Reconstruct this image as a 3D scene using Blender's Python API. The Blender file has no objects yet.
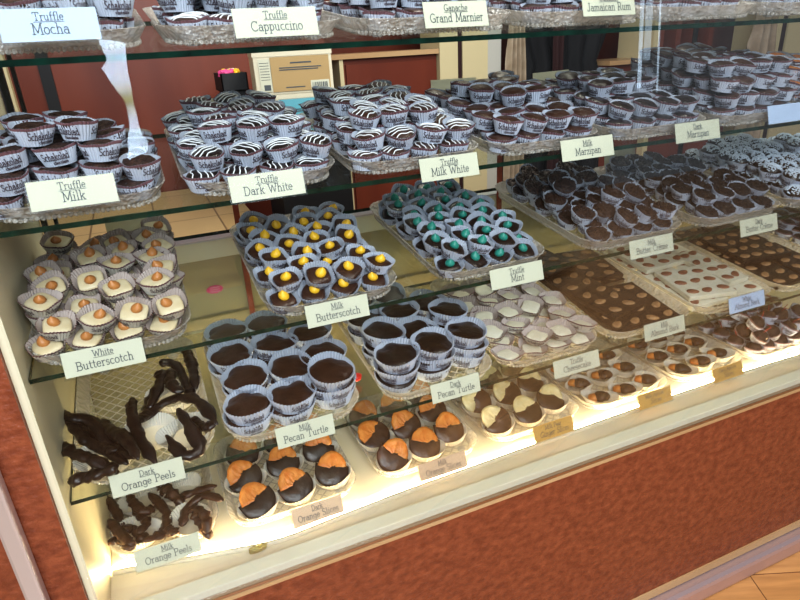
import bpy, bmesh, math, random
from mathutils import Vector, Matrix, noise
random.seed(7)
sc = bpy.context.scene
C = sc.collection
PI = math.pi
rnd = random.uniform

# ------------------------------------------------------------------ materials
def new_mat(name):
    m = bpy.data.materials.new(name); m.use_nodes = True
    nt = m.node_tree; nt.nodes.clear()
    out = nt.nodes.new('ShaderNodeOutputMaterial')
    return m, nt, out

def princ(name, col, rough=.5, metal=0.0, bump=0.0, bscale=60.0, col2=None, cscale=8.0, spec=.5, stretch=None, coat=0.0,
          emis=None, estr=0.0, detail=4.0, trans_l=0.0, alpha=1.0):
    m, nt, out = new_mat(name)
    b = nt.nodes.new('ShaderNodeBsdfPrincipled')
    b.inputs['Base Color'].default_value = (*col, 1)
    b.inputs['Roughness'].default_value = rough
    b.inputs['Metallic'].default_value = metal
    b.inputs['Specular IOR Level'].default_value = spec
    b.inputs['Coat Weight'].default_value = coat
    b.inputs['Alpha'].default_value = alpha
    if emis:
        b.inputs['Emission Color'].default_value = (*emis, 1); b.inputs['Emission Strength'].default_value = estr
    tc = nt.nodes.new('ShaderNodeTexCoord')
    vec = tc.outputs['Object']
    if stretch:
        mp = nt.nodes.new('ShaderNodeMapping'); mp.inputs['Scale'].default_value = stretch
        nt.links.new(vec, mp.inputs['Vector']); vec = mp.outputs['Vector']
    if col2:
        n = nt.nodes.new('ShaderNodeTexNoise'); n.inputs['Scale'].default_value = cscale; n.inputs['Detail'].default_value = detail
        nt.links.new(vec, n.inputs['Vector'])
        r = nt.nodes.new('ShaderNodeValToRGB')
        r.color_ramp.elements[0].position = .35; r.color_ramp.elements[1].position = .68
        r.color_ramp.elements[0].color = (*col, 1); r.color_ramp.elements[1].color = (*col2, 1)
        nt.links.new(n.outputs['Fac'], r.inputs['Fac']); nt.links.new(r.outputs['Color'], b.inputs['Base Color'])
    if bump:
        n = nt.nodes.new('ShaderNodeTexNoise'); n.inputs['Scale'].default_value = bscale; n.inputs['Detail'].default_value = 4
        nt.links.new(vec, n.inputs['Vector'])
        bp = nt.nodes.new('ShaderNodeBump'); bp.inputs['Strength'].default_value = bump; bp.inputs['Distance'].default_value = .004
        nt.links.new(n.outputs['Fac'], bp.inputs['Height']); nt.links.new(bp.outputs['Normal'], b.inputs['Normal'])
    sh = b.outputs['BSDF']
    if trans_l:
        t = nt.nodes.new('ShaderNodeBsdfTranslucent'); t.inputs['Color'].default_value = (*col, 1)
        mx = nt.nodes.new('ShaderNodeMixShader'); mx.inputs['Fac'].default_value = trans_l
        nt.links.new(sh, mx.inputs[1]); nt.links.new(t.outputs['BSDF'], mx.inputs[2]); sh = mx.outputs['Shader']
    nt.links.new(sh, out.inputs['Surface'])
    return m

def thin_glass(name, tint, fmul=1.0, rough=0.0):
    """a clear pane: fresnel mix of mirror and see-through"""
    m, nt, out = new_mat(name)
    t = nt.nodes.new('ShaderNodeBsdfTransparent'); t.inputs['Color'].default_value = (*tint, 1)
    g = nt.nodes.new('ShaderNodeBsdfGlossy'); g.inputs['Roughness'].default_value = rough
    lw = nt.nodes.new('ShaderNodeFresnel'); lw.inputs['IOR'].default_value = 1.45
    mu = nt.nodes.new('ShaderNodeMath'); mu.operation = 'MULTIPLY'; mu.inputs[1].default_value = fmul
    nt.links.new(lw.outputs['Fac'], mu.inputs[0])
    mx = nt.nodes.new('ShaderNodeMixShader')
    nt.links.new(mu.outputs['Value'], mx.inputs['Fac'])
    nt.links.new(t.outputs['BSDF'], mx.inputs[1]); nt.links.new(g.outputs['BSDF'], mx.inputs[2])
    nt.links.new(mx.outputs['Shader'], out.inputs['Surface'])
    return m

def crystal(name, base, op_lo, op_hi, dia=True):
    """pressed clear plastic: see-through body with whiter pressed diamond lines and sparkling bumps"""
    m, nt, out = new_mat(name)
    tc = nt.nodes.new('ShaderNodeTexCoord')
    b = nt.nodes.new('ShaderNodeBsdfPrincipled')
    b.inputs['Base Color'].default_value = (*base, 1); b.inputs['Roughness'].default_value = .12
    b.inputs['Specular IOR Level'].default_value = .9
    t = nt.nodes.new('ShaderNodeBsdfTransparent'); t.inputs['Color'].default_value = (.95, .95, .95, 1)
    mx = nt.nodes.new('ShaderNodeMixShader')
    sep = nt.nodes.new('ShaderNodeSeparateXYZ'); nt.links.new(tc.outputs['Object'], sep.inputs[0])
    def line(op):
        a = nt.nodes.new('ShaderNodeMath'); a.operation = op
        nt.links.new(sep.outputs['X'], a.inputs[0]); nt.links.new(sep.outputs['Y'], a.inputs[1])
        s = nt.nodes.new('ShaderNodeMath'); s.operation = 'MULTIPLY'; s.inputs[1].default_value = 1/.021
        nt.links.new(a.outputs[0], s.inputs[0])
        f = nt.nodes.new('ShaderNodeMath'); f.operation = 'PINGPONG'; f.inputs[1].default_value = .5
        nt.links.new(s.outputs[0], f.inputs[0]); return f
    l1, l2 = line('ADD'), line('SUBTRACT')
    mn = nt.nodes.new('ShaderNodeMath'); mn.operation = 'MINIMUM'
    nt.links.new(l1.outputs[0], mn.inputs[0]); nt.links.new(l2.outputs[0], mn.inputs[1])
    mr = nt.nodes.new('ShaderNodeMapRange'); mr.inputs['From Min'].default_value = .03; mr.inputs['From Max'].default_value = .13
    mr.inputs['To Min'].default_value = op_hi; mr.inputs['To Max'].default_value = op_lo
    nt.links.new(mn.outputs[0], mr.inputs['Value'])
    no = nt.nodes.new('ShaderNodeTexVoronoi'); no.inputs['Scale'].default_value = 170
    nt.links.new(tc.outputs['Object'], no.inputs['Vector'])
    ad = nt.nodes.new('ShaderNodeMath'); ad.operation = 'ADD'
    nt.links.new(mn.outputs[0], ad.inputs[0])
    m2 = nt.nodes.new('ShaderNodeMath'); m2.operation = 'MULTIPLY'; m2.inputs[1].default_value = .9
    nt.links.new(no.outputs['Distance'], m2.inputs[0]); nt.links.new(m2.outputs[0], ad.inputs[1])
    bp = nt.nodes.new('ShaderNodeBump'); bp.inputs['Strength'].default_value = 1.0; bp.inputs['Distance'].default_value = .009
    nt.links.new(ad.outputs[0], bp.inputs['Height']); nt.links.new(bp.outputs['Normal'], b.inputs['Normal'])
    if dia: nt.links.new(mr.outputs['Result'], mx.inputs['Fac'])
    else: mx.inputs['Fac'].default_value = op_hi
    tl_ = nt.nodes.new('ShaderNodeBsdfTranslucent'); tl_.inputs['Color'].default_value = (*base, 1)
    m3_ = nt.nodes.new('ShaderNodeMixShader'); m3_.inputs['Fac'].default_value = .25
    nt.links.new(b.outputs['BSDF'], m3_.inputs[1]); nt.links.new(tl_.outputs['BSDF'], m3_.inputs[2])
    nt.links.new(t.outputs['BSDF'], mx.inputs[1]); nt.links.new(m3_.outputs['Shader'], mx.inputs[2])
    nt.links.new(mx.outputs['Shader'], out.inputs['Surface'])
    return m

def emit(name, col, s):
    m, nt, out = new_mat(name)
    e = nt.nodes.new('ShaderNodeEmission'); e.inputs['Color'].default_value = (*col, 1); e.inputs['Strength'].default_value = s
    nt.links.new(e.outputs['Emission'], out.inputs['Surface']); return m

M = dict(
    paperwarm=princ('plain_cup_paper', (.74, .71, .64), .75, trans_l=.3),
    papermauve=princ('mauve_cup_paper', (.54, .46, .43), .8, trans_l=.2),
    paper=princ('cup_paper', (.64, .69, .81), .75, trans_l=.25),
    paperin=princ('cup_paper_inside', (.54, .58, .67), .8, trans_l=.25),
    maroon=princ('cup_print_band', (.17, .085, .10), .7),
    ink=princ('cup_print_ink', (.06, .04, .055), .7),
    dark=princ('dark_chocolate', (.011, .005, .004), .33, bump=.35, bscale=90, col2=(.022, .010, .007), cscale=50),
    milk=princ('milk_chocolate', (.034, .013, .008), .36, bump=.35, bscale=90, col2=(.058, .024, .014), cscale=45),
    roughdark=princ('rough_dark_chocolate', (.010, .005, .004), .5, bump=1.0, bscale=260, col2=(.04, .019, .014), cscale=200),
    roughmilk=princ('rough_milk_chocolate', (.020, .008, .006), .5, bump=1.0, bscale=260, col2=(.072, .032, .020), cscale=200),
    white=princ('white_chocolate', (.60, .49, .30), .45, bump=.2, bscale=60, col2=(.68, .60, .42), cscale=40),
    ivory=princ('ivory_filling', (.64, .59, .45), .5, bump=.3, bscale=60, col2=(.70, .66, .55), cscale=60),
    barkmilk=princ('bark_milk', (.020, .009, .006), .38, bump=.5, bscale=60, col2=(.036, .017, .011), cscale=30),
    icing=princ('white_icing', (.80, .82, .84), .5),
    yellow=princ('yellow_chip', (.85, .50, .03), .42),
    green=princ('green_chip', (.02, .23, .18), .42),
    orangechip=princ('butterscotch_chip', (.48, .20, .06), .45),
    orange=princ('candied_orange', (.56, .17, .03), .25, bump=.6, bscale=120, col2=(.70, .30, .08), cscale=60, trans_l=.15),
    apricot=princ('dried_apricot', (.42, .13, .02), .35, bump=.5, bscale=90, col2=(.60, .24, .05), cscale=50),
    pear=princ('dried_fruit_slice', (.60, .50, .26), .5, bump=.7, bscale=90, col2=(.74, .67, .44), cscale=50),
    flake=princ('coconut_flake', (.58, .65, .75), .7),
    almond=princ('almond_skin', (.26, .13, .055), .5, bump=.4, bscale=160, col2=(.40, .23, .11), cscale=90),
    almonddk=princ('almond_skin_dark', (.17, .06, .035), .5, bump=.4, bscale=160, col2=(.27, .11, .06), cscale=90),
    cherry=princ('cherry_stem', (.30, .03, .02), .5),
    card=princ('card_stock', (.60, .59, .46), .7),
    cardblue=princ('card_bluish_sky_tint', (.48, .58, .78), .7),  # on the Mocha card this blue is sky reflection put into the colour
    cardblush=princ('card_stock_blush', (.72, .50, .34), .7),
    kraft=princ('kraft_card_warm_lit', (.62, .36, .10), .7),  # brown kraft, its orange is warm light mixed into the colour
    text=princ('card_print', (.07, .08, .09), .6),
    holder=thin_glass('clear_card_sleeve', (.97, .98, .985), .12, .12),
    tray=crystal('crystal_plastic', (.72, .69, .64), .10, .55),
    rim=crystal('crystal_plastic_rim', (.80, .76, .70), .35, .50, dia=False),
    foot=crystal('crystal_foot', (.7, .74, .76), .3, .5, dia=False),
    shelf=thin_glass('shelf_glass', (.94, .97, .95), .20),
    shelfedge=princ('shelf_glass_edge', (.002, .012, .008), .15, spec=.3, col2=(.004, .036, .024), cscale=30),
    front=thin_glass('front_pane_glass', (.98, .99, .985), .30),
    trimmetal=princ('brown_metal_trim', (.42, .30, .22), .22, metal=.9),
    railcream=princ('pale_rail', (.82, .78, .60), .5),
    cream=princ('cream_laminate', (.66, .62, .46), .45),
    deck=princ('cream_deck', (.60, .55, .42), .45, col2=(.66, .61, .49), cscale=5),
    lip=princ('pale_lip', (.66, .68, .58), .4),
    mahogany=princ('mahogany', (.12, .022, .010), .4, col2=(.19, .040, .018), cscale=6, stretch=(1, 1, .15), bump=.1, bscale=30),
    burl=princ('red_burl_laminate', (.165, .040, .018), .36, col2=(.27, .076, .034), cscale=52, bump=.8, bscale=90, stretch=(1, 1, 1.3), detail=6),
    chrome=princ('brushed_chrome', (.62, .65, .74), .3, metal=.75),
    woodtrim=princ('light_wood_trim', (.45, .28, .14), .35, col2=(.52, .35, .19), cscale=10, stretch=(.2, 1, 1)),
    kick=princ('pinkish_metal_base', (.55, .42, .42), .3, metal=.6),
    black=princ('black_recess', (.006, .006, .008), .6),
    navy=princ('black_drape', (.003, .0035, .006), .8),
    winered=princ('wine_red_cloth', (.028, .006, .007), .8),
    olive=princ('olive_panel', (.36, .31, .17), .5, col2=(.41, .36, .21), cscale=4),
    creamdoor=princ('cream_door', (.62, .54, .33), .5),
    greydoor=princ('grey_cream_door', (.50, .50, .46), .5),
    drape=princ('beige_drape', (.30, .23, .16), .75, col2=(.45, .37, .28), cscale=12),
    brass=princ('brass', (.6, .5, .3), .3, metal=1.0),
    boxwhite=princ('cream_carton', (.66, .60, .45), .6),
    boxtan=princ('tan_box_label', (.42, .28, .12), .6),
    boxblue=princ('blue_box_label', (.12, .38, .46), .6),
    pink=princ('pink_sticker', (.72, .07, .25), .5),
    gold=princ('olive_gold_foil', (.32, .27, .08), .35, metal=.5, bump=.8, bscale=200),
    red=princ('red_foil', (.6, .03, .02), .35),
    redpost=princ('red_post', (.32, .06, .025), .4),
    steel=princ('dark_metal', (.02, .018, .016), .4, metal=.5),
    led=emit('warm_led', (1.0, .76, .42), 150),
)

def tiles_mat():
    m, nt, out = new_mat('tan_tile')
    b = nt.nodes.new('ShaderNodeBsdfPrincipled'); b.inputs['Roughness'].default_value = .4
    tc = nt.nodes.new('ShaderNodeTexCoord')
    br = nt.nodes.new('ShaderNodeTexBrick'); br.offset = 0.0
    br.inputs['Color1'].default_value = (.50, .35, .17, 1); br.inputs['Color2'].default_value = (.54, .39, .20, 1)
    br.inputs['Mortar'].default_value = (.20, .13, .07, 1); br.inputs['Scale'].default_value = 1
    br.inputs['Mortar Size'].default_value = .003; br.inputs['Brick Width'].default_value = .20; br.inputs['Row Height'].default_value = .42
    nt.links.new(tc.outputs['Object'], br.inputs['Vector']); nt.links.new(br.outputs['Color'], b.inputs['Base Color'])
    nt.links.new(b.outputs['BSDF'], out.inputs['Surface']); return m
def floor_mat():
    m, nt, out = new_mat('oak_floor')
    b = nt.nodes.new('ShaderNodeBsdfPrincipled'); b.inputs['Roughness'].default_value = .35
    tc = nt.nodes.new('ShaderNodeTexCoord')
    mp = nt.nodes.new('ShaderNodeMapping'); mp.inputs['Rotation'].default_value = (0, 0, math.radians(22))
    nt.links.new(tc.outputs['Object'], mp.inputs['Vector'])
    br = nt.nodes.new('ShaderNodeTexBrick')
    br.inputs['Color1'].default_value = (.50, .24, .085, 1); br.inputs['Color2'].default_value = (.58, .30, .12, 1)
    br.inputs['Mortar'].default_value = (.16, .07, .03, 1); br.inputs['Scale'].default_value = 1
    br.inputs['Mortar Size'].default_value = .0015; br.inputs['Brick Width'].default_value = .6; br.inputs['Row Height'].default_value = .13
    nt.links.new(mp.outputs['Vector'], br.inputs['Vector'])
    n = nt.nodes.new('ShaderNodeTexNoise'); n.inputs['Scale'].default_value = 9; n.inputs['Detail'].default_value = 6
    mp2 = nt.nodes.new('ShaderNodeMapping'); mp2.inputs['Scale'].default_value = (.6, 6, 1)
    nt.links.new(mp.outputs['Vector'], mp2.inputs['Vector']); nt.links.new(mp2.outputs['Vector'], n.inputs['Vector'])
    mx = nt.nodes.new('ShaderNodeMixRGB'); mx.blend_type = 'OVERLAY'; mx.inputs['Fac'].default_value = .5
    nt.links.new(br.outputs['Color'], mx.inputs[1]); nt.links.new(n.outputs['Fac'], mx.inputs[2])
    nt.links.new(mx.outputs['Color'], b.inputs['Base Color']); nt.links.new(b.outputs['BSDF'], out.inputs['Surface']); return m
M['tile'] = tiles_mat(); M['oak'] = floor_mat()

# ------------------------------------------------------------------ mesh helpers
def mesh_of(name, bm, mats, smooth=False):
    me = bpy.data.meshes.new(name); bm.to_mesh(me); bm.free()
    for m in (mats if isinstance(mats, (list, tuple)) else [mats]): me.materials.append(m)
    if smooth:
        for p in me.polygons: p.use_smooth = True
    return me
def link(name, me, parent=None, mat=None):
    o = bpy.data.objects.new(name, me); C.objects.link(o)
    if parent is not None: o.parent = parent
    if mat is not None: o.matrix_basis = mat
    return o
def thing(name, label, cat, mat=None, group=None):
    o = bpy.data.objects.new(name, None); C.objects.link(o); o.empty_display_size = .02
    if mat is not None: o.matrix_basis = mat
    tag(o, label, cat, group); return o
def tag(o, label, cat, group=None, kind=None):
    o['label'] = label; o['category'] = cat
    if group: o['group'] = group
    if kind: o['kind'] = kind
    return o
def add_box(bm, x0, x1, y0, y1, z0, z1, bev=0.0, mi=0):
    r = bmesh.ops.create_cube(bm, size=1)
    vs = r['verts']
    for v in vs: v.co = Vector(((x0+x1)/2+v.co.x*(x1-x0), (y0+y1)/2+v.co.y*(y1-y0), (z0+z1)/2+v.co.z*(z1-z0)))
    fs = set(f for v in vs for f in v.link_faces)
    for f in fs: f.material_index = mi
    if bev:
        es = list(set(e for v in vs for e in v.link_edges))
        bmesh.ops.bevel(bm, geom=es, offset=bev, segments=2, affect='EDGES', profile=.6)
    return vs
def box_mesh(name, mats, dims, bev=0.0):
    bm = bmesh.new(); add_box(bm, *dims, bev=bev); return mesh_of(name, bm, mats)
def part_box(name, mat, dims, parent=None, bev=0.0, m=None):
    return link(name, box_mesh(name, mat, dims, bev), parent, m)
def tube(bm, pts, radii, seg=8, noise_amp=0.0, flat=1.0):
    """tapering tube along a list of points, rounded ends"""
    pts = [Vector(p) for p in pts]; n = len(pts)
    if not isinstance(radii, (list, tuple)): radii = [radii]*n
    rings = []; up = Vector((0, 0, 1))
    for i, p in enumerate(pts):
        d = (pts[min(i+1, n-1)]-pts[max(i-1, 0)])
        d = d.normalized() if d.length > 1e-9 else Vector((1, 0, 0))
        a = d.cross(up)
        a = a.normalized() if a.length > 1e-4 else Vector((1, 0, 0))
        b = a.cross(d)
        ring = []
        for k in range(seg):
            t = 2*PI*k/seg
            r = radii[i]*(1+noise_amp*noise.noise(p*120+Vector((k*1.7, 0, 0))))
            ring.append(bm.verts.new(p+a*math.cos(t)*r+b*math.sin(t)*r*flat))
        rings.append(ring)
    for i in range(n-1):
        for k in range(seg):
            bm.faces.new((rings[i][k], rings[i][(k+1) % seg], rings[i+1][(k+1) % seg], rings[i+1][k]))
    bm.faces.new(rings[0][::-1]); bm.faces.new(rings[-1])
def smooth_path(pts, n=24):
    """Catmull-Rom through the points"""
    P = [Vector(p) for p in pts]; P = [P[0]*2-P[1]]+P+[P[-1]*2-P[-2]]
    out = []; segs = len(P)-3
    for i in range(n):
        u = i/(n-1)*segs; k = min(int(u), segs-1); t = u-k
        a, b, c, d = P[k:k+4]
        out.append(.5*((2*b)+(c-a)*t+(2*a-5*b+4*c-d)*t*t+(3*b-a-3*c+d)*t**3))
    return out
def lathe(bm, prof, seg=24, fx=None, mi=0, closed_bottom=True, closed_top=True):
    rings = []
    for (r, z) in prof:
        ring = []
        for k in range(seg):
            t = 2*PI*k/seg
            co = Vector((r*math.cos(t), r*math.sin(t), z))
            if fx: co = fx(co, t)
            ring.append(bm.verts.new(co))
        rings.append(ring)
    fs = []
    for i in range(len(rings)-1):
        for k in range(seg):
            f = bm.faces.new((rings[i][k], rings[i][(k+1) % seg], rings[i+1][(k+1) % seg], rings[i+1][k])); f.material_index = mi; fs.append((i, f))
    if closed_bottom: bm.faces.new(rings[0][::-1]).material_index = mi
    if closed_top: bm.faces.new(rings[-1]).material_index = mi
    return fs

# ------------------------------------------------------------------ a small slab-serif stroke alphabet
def arc(cx, cy, rx, ry, a0, a1, n=9):
    return [(cx+rx*math.cos(math.radians(a0+(a1-a0)*i/n)), cy+ry*math.sin(math.radians(a0+(a1-a0)*i/n))) for i in range(n+1)]
def sf(x, y, w=.13): return [(x-w, y), (x+w, y)]
G = {
 'A': (.86, [[(.08,0),(.43,1),(.78,0)], [(.2,.35),(.66,.35)], sf(.1,0), sf(.76,0)]),
 'B': (.74, [[(.16,0),(.16,1)], [(.04,1),(.4,1)]+arc(.4,.76,.2,.24,90,-90)+[(.16,.52)], [(.4,.52)]+arc(.42,.26,.25,.26,90,-90)+[(.04,0)]]),
 'C': (.80, [arc(.45,.5,.36,.5,45,315,14), [(.7,.78),(.7,1)]]),
 'D': (.82, [[(.16,0),(.16,1)], [(.04,1),(.35,1)]+arc(.38,.5,.34,.5,90,-90,12)+[(.04,0)]]),
 'G': (.84, [arc(.45,.5,.36,.5,45,320,14)+[(.72,.42),(.5,.42)], [(.72,.42),(.72,.05)]]),
 'H': (.86, [[(.16,0),(.16,1)], [(.70,0),(.70,1)], [(.16,.52),(.70,.52)], sf(.16,0), sf(.7,0), sf(.16,1), sf(.7,1)]),
 'J': (.56, [[(.36,1),(.36,.2)]+arc(.2,.2,.16,.2,0,-180,6), sf(.36,1)]),
 'M': (1.0, [[(.14,0),(.18,1),(.5,.12),(.82,1),(.86,0)], sf(.14,0), sf(.86,0), sf(.12,1,.08), sf(.88,1,.08)]),
 'O': (.86, [arc(.43,.5,.35,.5,0,360,18)]),
 'P': (.70, [[(.16,0),(.16,1)], [(.04,1),(.4,1)]+arc(.4,.74,.22,.26,90,-90)+[(.16,.48)], sf(.16,0)]),
 'R': (.80, [[(.16,0),(.16,1)], [(.04,1),(.4,1)]+arc(.4,.74,.22,.26,90,-90)+[(.16,.48)], [(.4,.48),(.66,0),(.76,0)], sf(.16,0)]),
 'S': (.66, [arc(.33,.76,.22,.24,30,270,9)+arc(.33,.26,.24,.26,90,-150,9)]),
 'T': (.80, [[(.4,0),(.4,1)], [(.06,.8),(.06,1),(.74,1),(.74,.8)], sf(.4,0)]),
 'W': (1.1, [[(.1,1),(.32,0),(.55,.85),(.78,0),(1.0,1)], sf(.1,1), sf(1.0,1)]),
 'a': (.58, [arc(.26,.2,.19,.2,0,360,10), [(.45,0),(.45,.42)]+arc(.27,.42,.18,.2,0,150,6), [(.45,0),(.54,0)]]),
 'b': (.60, [[(.14,0),(.14,1),(.04,1)], arc(.32,.31,.2,.31,0,360,12)]),
 'c': (.52, [arc(.29,.31,.22,.31,50,310,10)]),
 'd': (.62, [[(.56,0),(.47,0),(.47,1),(.36,1)], arc(.27,.31,.2,.31,0,360,12)]),
 'e': (.54, [[(.06,.33),(.48,.33)]+arc(.27,.31,.21,.31,8,320,10)]),
 'f': (.40, [[(.18,0),(.18,.8)]+arc(.32,.8,.14,.2,180,60,4), [(.04,.6),(.34,.6)], sf(.18,0,.12)]),
 'g': (.58, [arc(.27,.34,.2,.28,0,360,11), [(.47,.6),(.47,-.1)]+arc(.27,-.1,.2,.2,0,-160,6)]),
 'h': (.64, [[(.04,1),(.15,1),(.15,0)], [(.15,.4)]+arc(.32,.4,.17,.22,180,0,7)+[(.49,0)], sf(.15,0,.1), sf(.49,0,.1)]),
 'i': (.32, [[(.06,.6),(.16,.6),(.16,0)], sf(.16,0,.11), [(.16,.8),(.16,.9)]]),
 'k': (.62, [[(.04,1),(.15,1),(.15,0)], [(.15,.25),(.46,.6)], [(.27,.38),(.5,0)], sf(.15,0,.1), sf(.5,0,.09), sf(.46,.6,.09)]),
 'l': (.32, [[(.05,1),(.16,1),(.16,0)], sf(.16,0,.11)]),
 'm': (.92, [[(.04,.6),(.14,.6),(.14,0)], [(.14,.4)]+arc(.29,.42,.15,.2,180,0,6)+[(.44,0)], [(.44,.4)]+arc(.6,.42,.16,.2,180,0,6)+[(.76,0)], sf(.14,0,.08), sf(.44,0,.08), sf(.76,0,.1)]),
 'n': (.64, [[(.04,.6),(.15,.6),(.15,0)], [(.15,.4)]+arc(.32,.4,.17,.22,180,0,7)+[(.49,0)], sf(.15,0,.1), sf(.49,0,.1)]),
 'o': (.56, [arc(.28,.31,.22,.31,0,360,14)]),
 'p': (.60, [[(.04,.6),(.14,.6),(.14,-.3)], arc(.32,.31,.2,.31,0,360,12), sf(.14,-.3,.1)]),
 'r': (.46, [[(.04,.6),(.15,.6),(.15,0)], [(.15,.38)]+arc(.33,.4,.16,.22,160,60,4), sf(.15,0,.1)]),
 's': (.46, [arc(.23,.46,.14,.15,20,270,7)+arc(.23,.16,.16,.16,90,-150,7)]),
 't': (.40, [[(.17,.88),(.17,.12)]+arc(.28,.12,.11,.12,180,320,4), [(.04,.6),(.33,.6)]]),
 'u': (.64, [[(.04,.6),(.14,.6),(.14,.2)]+arc(.3,.2,.16,.2,180,360,7)+[(.46,.6)], [(.46,.2),(.46,0),(.56,0)], [(.38,.6),(.46,.6)]]),
 'w': (.84, [[(.06,.6),(.24,0),(.42,.55),(.6,0),(.78,.6)], sf(.07,.6,.08), sf(.77,.6,.08)]),
 'y': (.58, [[(.08,.6),(.3,.02)], [(.52,.6),(.22,-.28),(.08,-.3)], sf(.08,.6,.08), sf(.52,.6,.08)]),
 'z': (.52, [[(.08,.45),(.08,.6),(.44,.6),(.08,0),(.46,0),(.46,.14)]]),
 ' ': (.40, []),
 "'": (.2, [[(.1,.8),(.1,1)]]),
}
G['é'] = (G['e'][0], G['e'][1]+[[(.2,.75),(.38,.95)]])
G['è'] = (G['e'][0], G['e'][1]+[[(.36,.75),(.18,.95)]])
def text_strokes(s, h):
    x = 0; out = []
    for ch in s:
        w, st = G[ch]
        for line in st: out.append([((x+a)*h, b*h) for a, b in line])
        x += w
    return out, x*h
def add_text(bm, s, h, cx, cy, put, hw=None, mi=0, maxw=None, ital=0.0):
    """strokes as thin quads; put(u,v) turns text coordinates into a point"""
    st, w = text_strokes(s, h); sx = 1.0
    if maxw and w > maxw: sx = maxw/w
    hw = hw or h*.055
    for line in st:
        for (a, b), (c, d) in zip(line, line[1:]):
            L = math.hypot(c-a, d-b)
            if L < 1e-9: continue
            nx, ny = -(d-b)/L*hw, (c-a)/L*hw
            ex, ey = (c-a)/L*hw*.5, (d-b)/L*hw*.5
            q = [(a-ex+nx, b-ey+ny), (a-ex-nx, b-ey-ny), (c+ex-nx, d+ey-ny), (c+ex+nx, d+ey+ny)]
            vs = [bm.verts.new(put((u+ital*v-w/2)*sx+cx, v+cy)) for u, v in q]
            bm.faces.new(vs).material_index = mi
    return w*sx

# ------------------------------------------------------------------ shelves: planes that lean towards the customer
TILT = math.radians(7.5)
Y0 = .80
SZ = {4: 1.365, 3: 1.183, 2: .992, 1: .795, 0: .56}
def shelf_matrix(L):
    return Matrix.Translation((0, Y0, SZ[L])) @ Matrix.Rotation(0 if L == 0 else TILT, 4, 'X')

SX0, SX1 = -.188, 2.0
for L in (4, 3, 2, 1):
    bm = bmesh.new(); add_box(bm, SX0, SX1, 0, .385, -.007, .0)
    for f in bm.faces:
        if abs(f.normal.z) < .5: f.material_index = 1
    o = link('glass_shelf', mesh_of('glass_shelf', bm, [M['shelf'], M['shelfedge']]), None, shelf_matrix(L))
    tag(o, {4: 'topmost clear glass shelf with green edge, under the Mocha and Cappuccino trays',
            3: 'clear glass shelf with green edge under the Dark White and Milk White trays',
            2: 'clear glass shelf with green edge under the Mint and Butterscotch trays',
            1: 'lowest clear glass shelf with green edge, under the Pecan Turtle trays'}[L], 'shelf', 'glass shelves in the display case')

# ------------------------------------------------------------------ trays
def rrect(w, d, r, n=9):
    pts = []
    for cx, cy, a0 in ((w/2-r, r, -90), (w/2-r, d-r, 0), (-w/2+r, d-r, 90), (-w/2+r, r, 180)):
        for i in range(n): 
            t = math.radians(a0+90*i/(n-1)); pts.append((cx+r*math.cos(t), cy+r*math.sin(t)))
    # resample evenly
    P = pts+[pts[0]]; seg = [math.dist(P[i], P[i+1]) for i in range(len(pts))]; T = sum(seg); N = 160
    out = []; k = 0; acc = 0
    for i in range(N):
        s = T*i/N
        while acc+seg[k] < s: acc += seg[k]; k += 1
        u = (s-acc)/seg[k] if seg[k] else 0
        out.append((P[k][0]+(P[k+1][0]-P[k][0])*u, P[k][1]+(P[k+1][1]-P[k][1])*u))
    return out
tray_cache = {}
def tray_meshes(w, d):
    key = (round(w, 3), round(d, 3))
    if key in tray_cache: return tray_cache[key]
    bm = bmesh.new()
    def loop(inset, z, amp=0.0):
        pts = rrect(w-2*inset, d-2*inset, max(.045-inset*.5, .01)); ring = []
        for i, (x, y) in enumerate(pts):
            s = 1+amp*math.cos(i*PI)     # scallops
            ring.append(bm.verts.new((x*s, inset+(y-(d-2*inset)/2)*s+(d-2*inset)/2, z)))
        return ring
    rings = [loop(.022, .006), loop(.016, .006), loop(.012, .012, .002), loop(.006, .020, .002), loop(.002, .025, .003), loop(.0, .0245, .003), loop(.004, .018, .002), loop(.010, .009, .002), loop(.017, .0035)]
    f = bm.faces.new(rings[0]); f.material_index = 0
    for a in range(len(rings)-1):
        n = len(rings[a])
        for i in range(n):
            q = bm.faces.new((rings[a][i], rings[a][(i+1) % n], rings[a+1][(i+1) % n], rings[a+1][i])); q.material_index = 0 if a == 0 else 1
    body = mesh_of('serving_tray', bm, [M['tray'], M['rim']])
    # twisted rope ring along the foot of the wall, as the pressed pattern shows
    bm = bmesh.new()
    pts = rrect(w-.022, d-.022, .038); n = len(pts)
    for i, (x, y) in enumerate(pts):
        if i % 1 == 0:
            r = bmesh.ops.create_icosphere(bm, subdivisions=1, radius=.0042)
            for v in r['verts']: v.co = Vector((v.co.x*.8+x, v.co.y*.8+y+.011, v.co.z*.8+.0055))
    rope = mesh_of('tray_beading', bm, M['rim'])
    bm = bmesh.new(); lathe(bm, [(.008, 0), (.009, .0035)], 12); foot = mesh_of('tray_foot', bm, M['foot'])
    tray_cache[key] = (body, rope, foot); return tray_cache[key]
def tray(L, x0, x1, d=.35, y=0.0, label=''):
    w = x1-x0
    m = shelf_matrix(L) @ Matrix.Translation(((x0+x1)/2, y, 0.0005))
    body, rope, foot = tray_meshes(w, d)
    t = thing('serving_tray', label, 'tray', m, 'clear pressed plastic serving trays')
    link('tray_body', body, t); link('beading', rope, t)
    for sx in (-1, 1):
        for yy in (.035, d-.035): link('foot', foot, t, Matrix.Translation((sx*(w/2-.04), yy, 0)))
    return m

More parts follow.
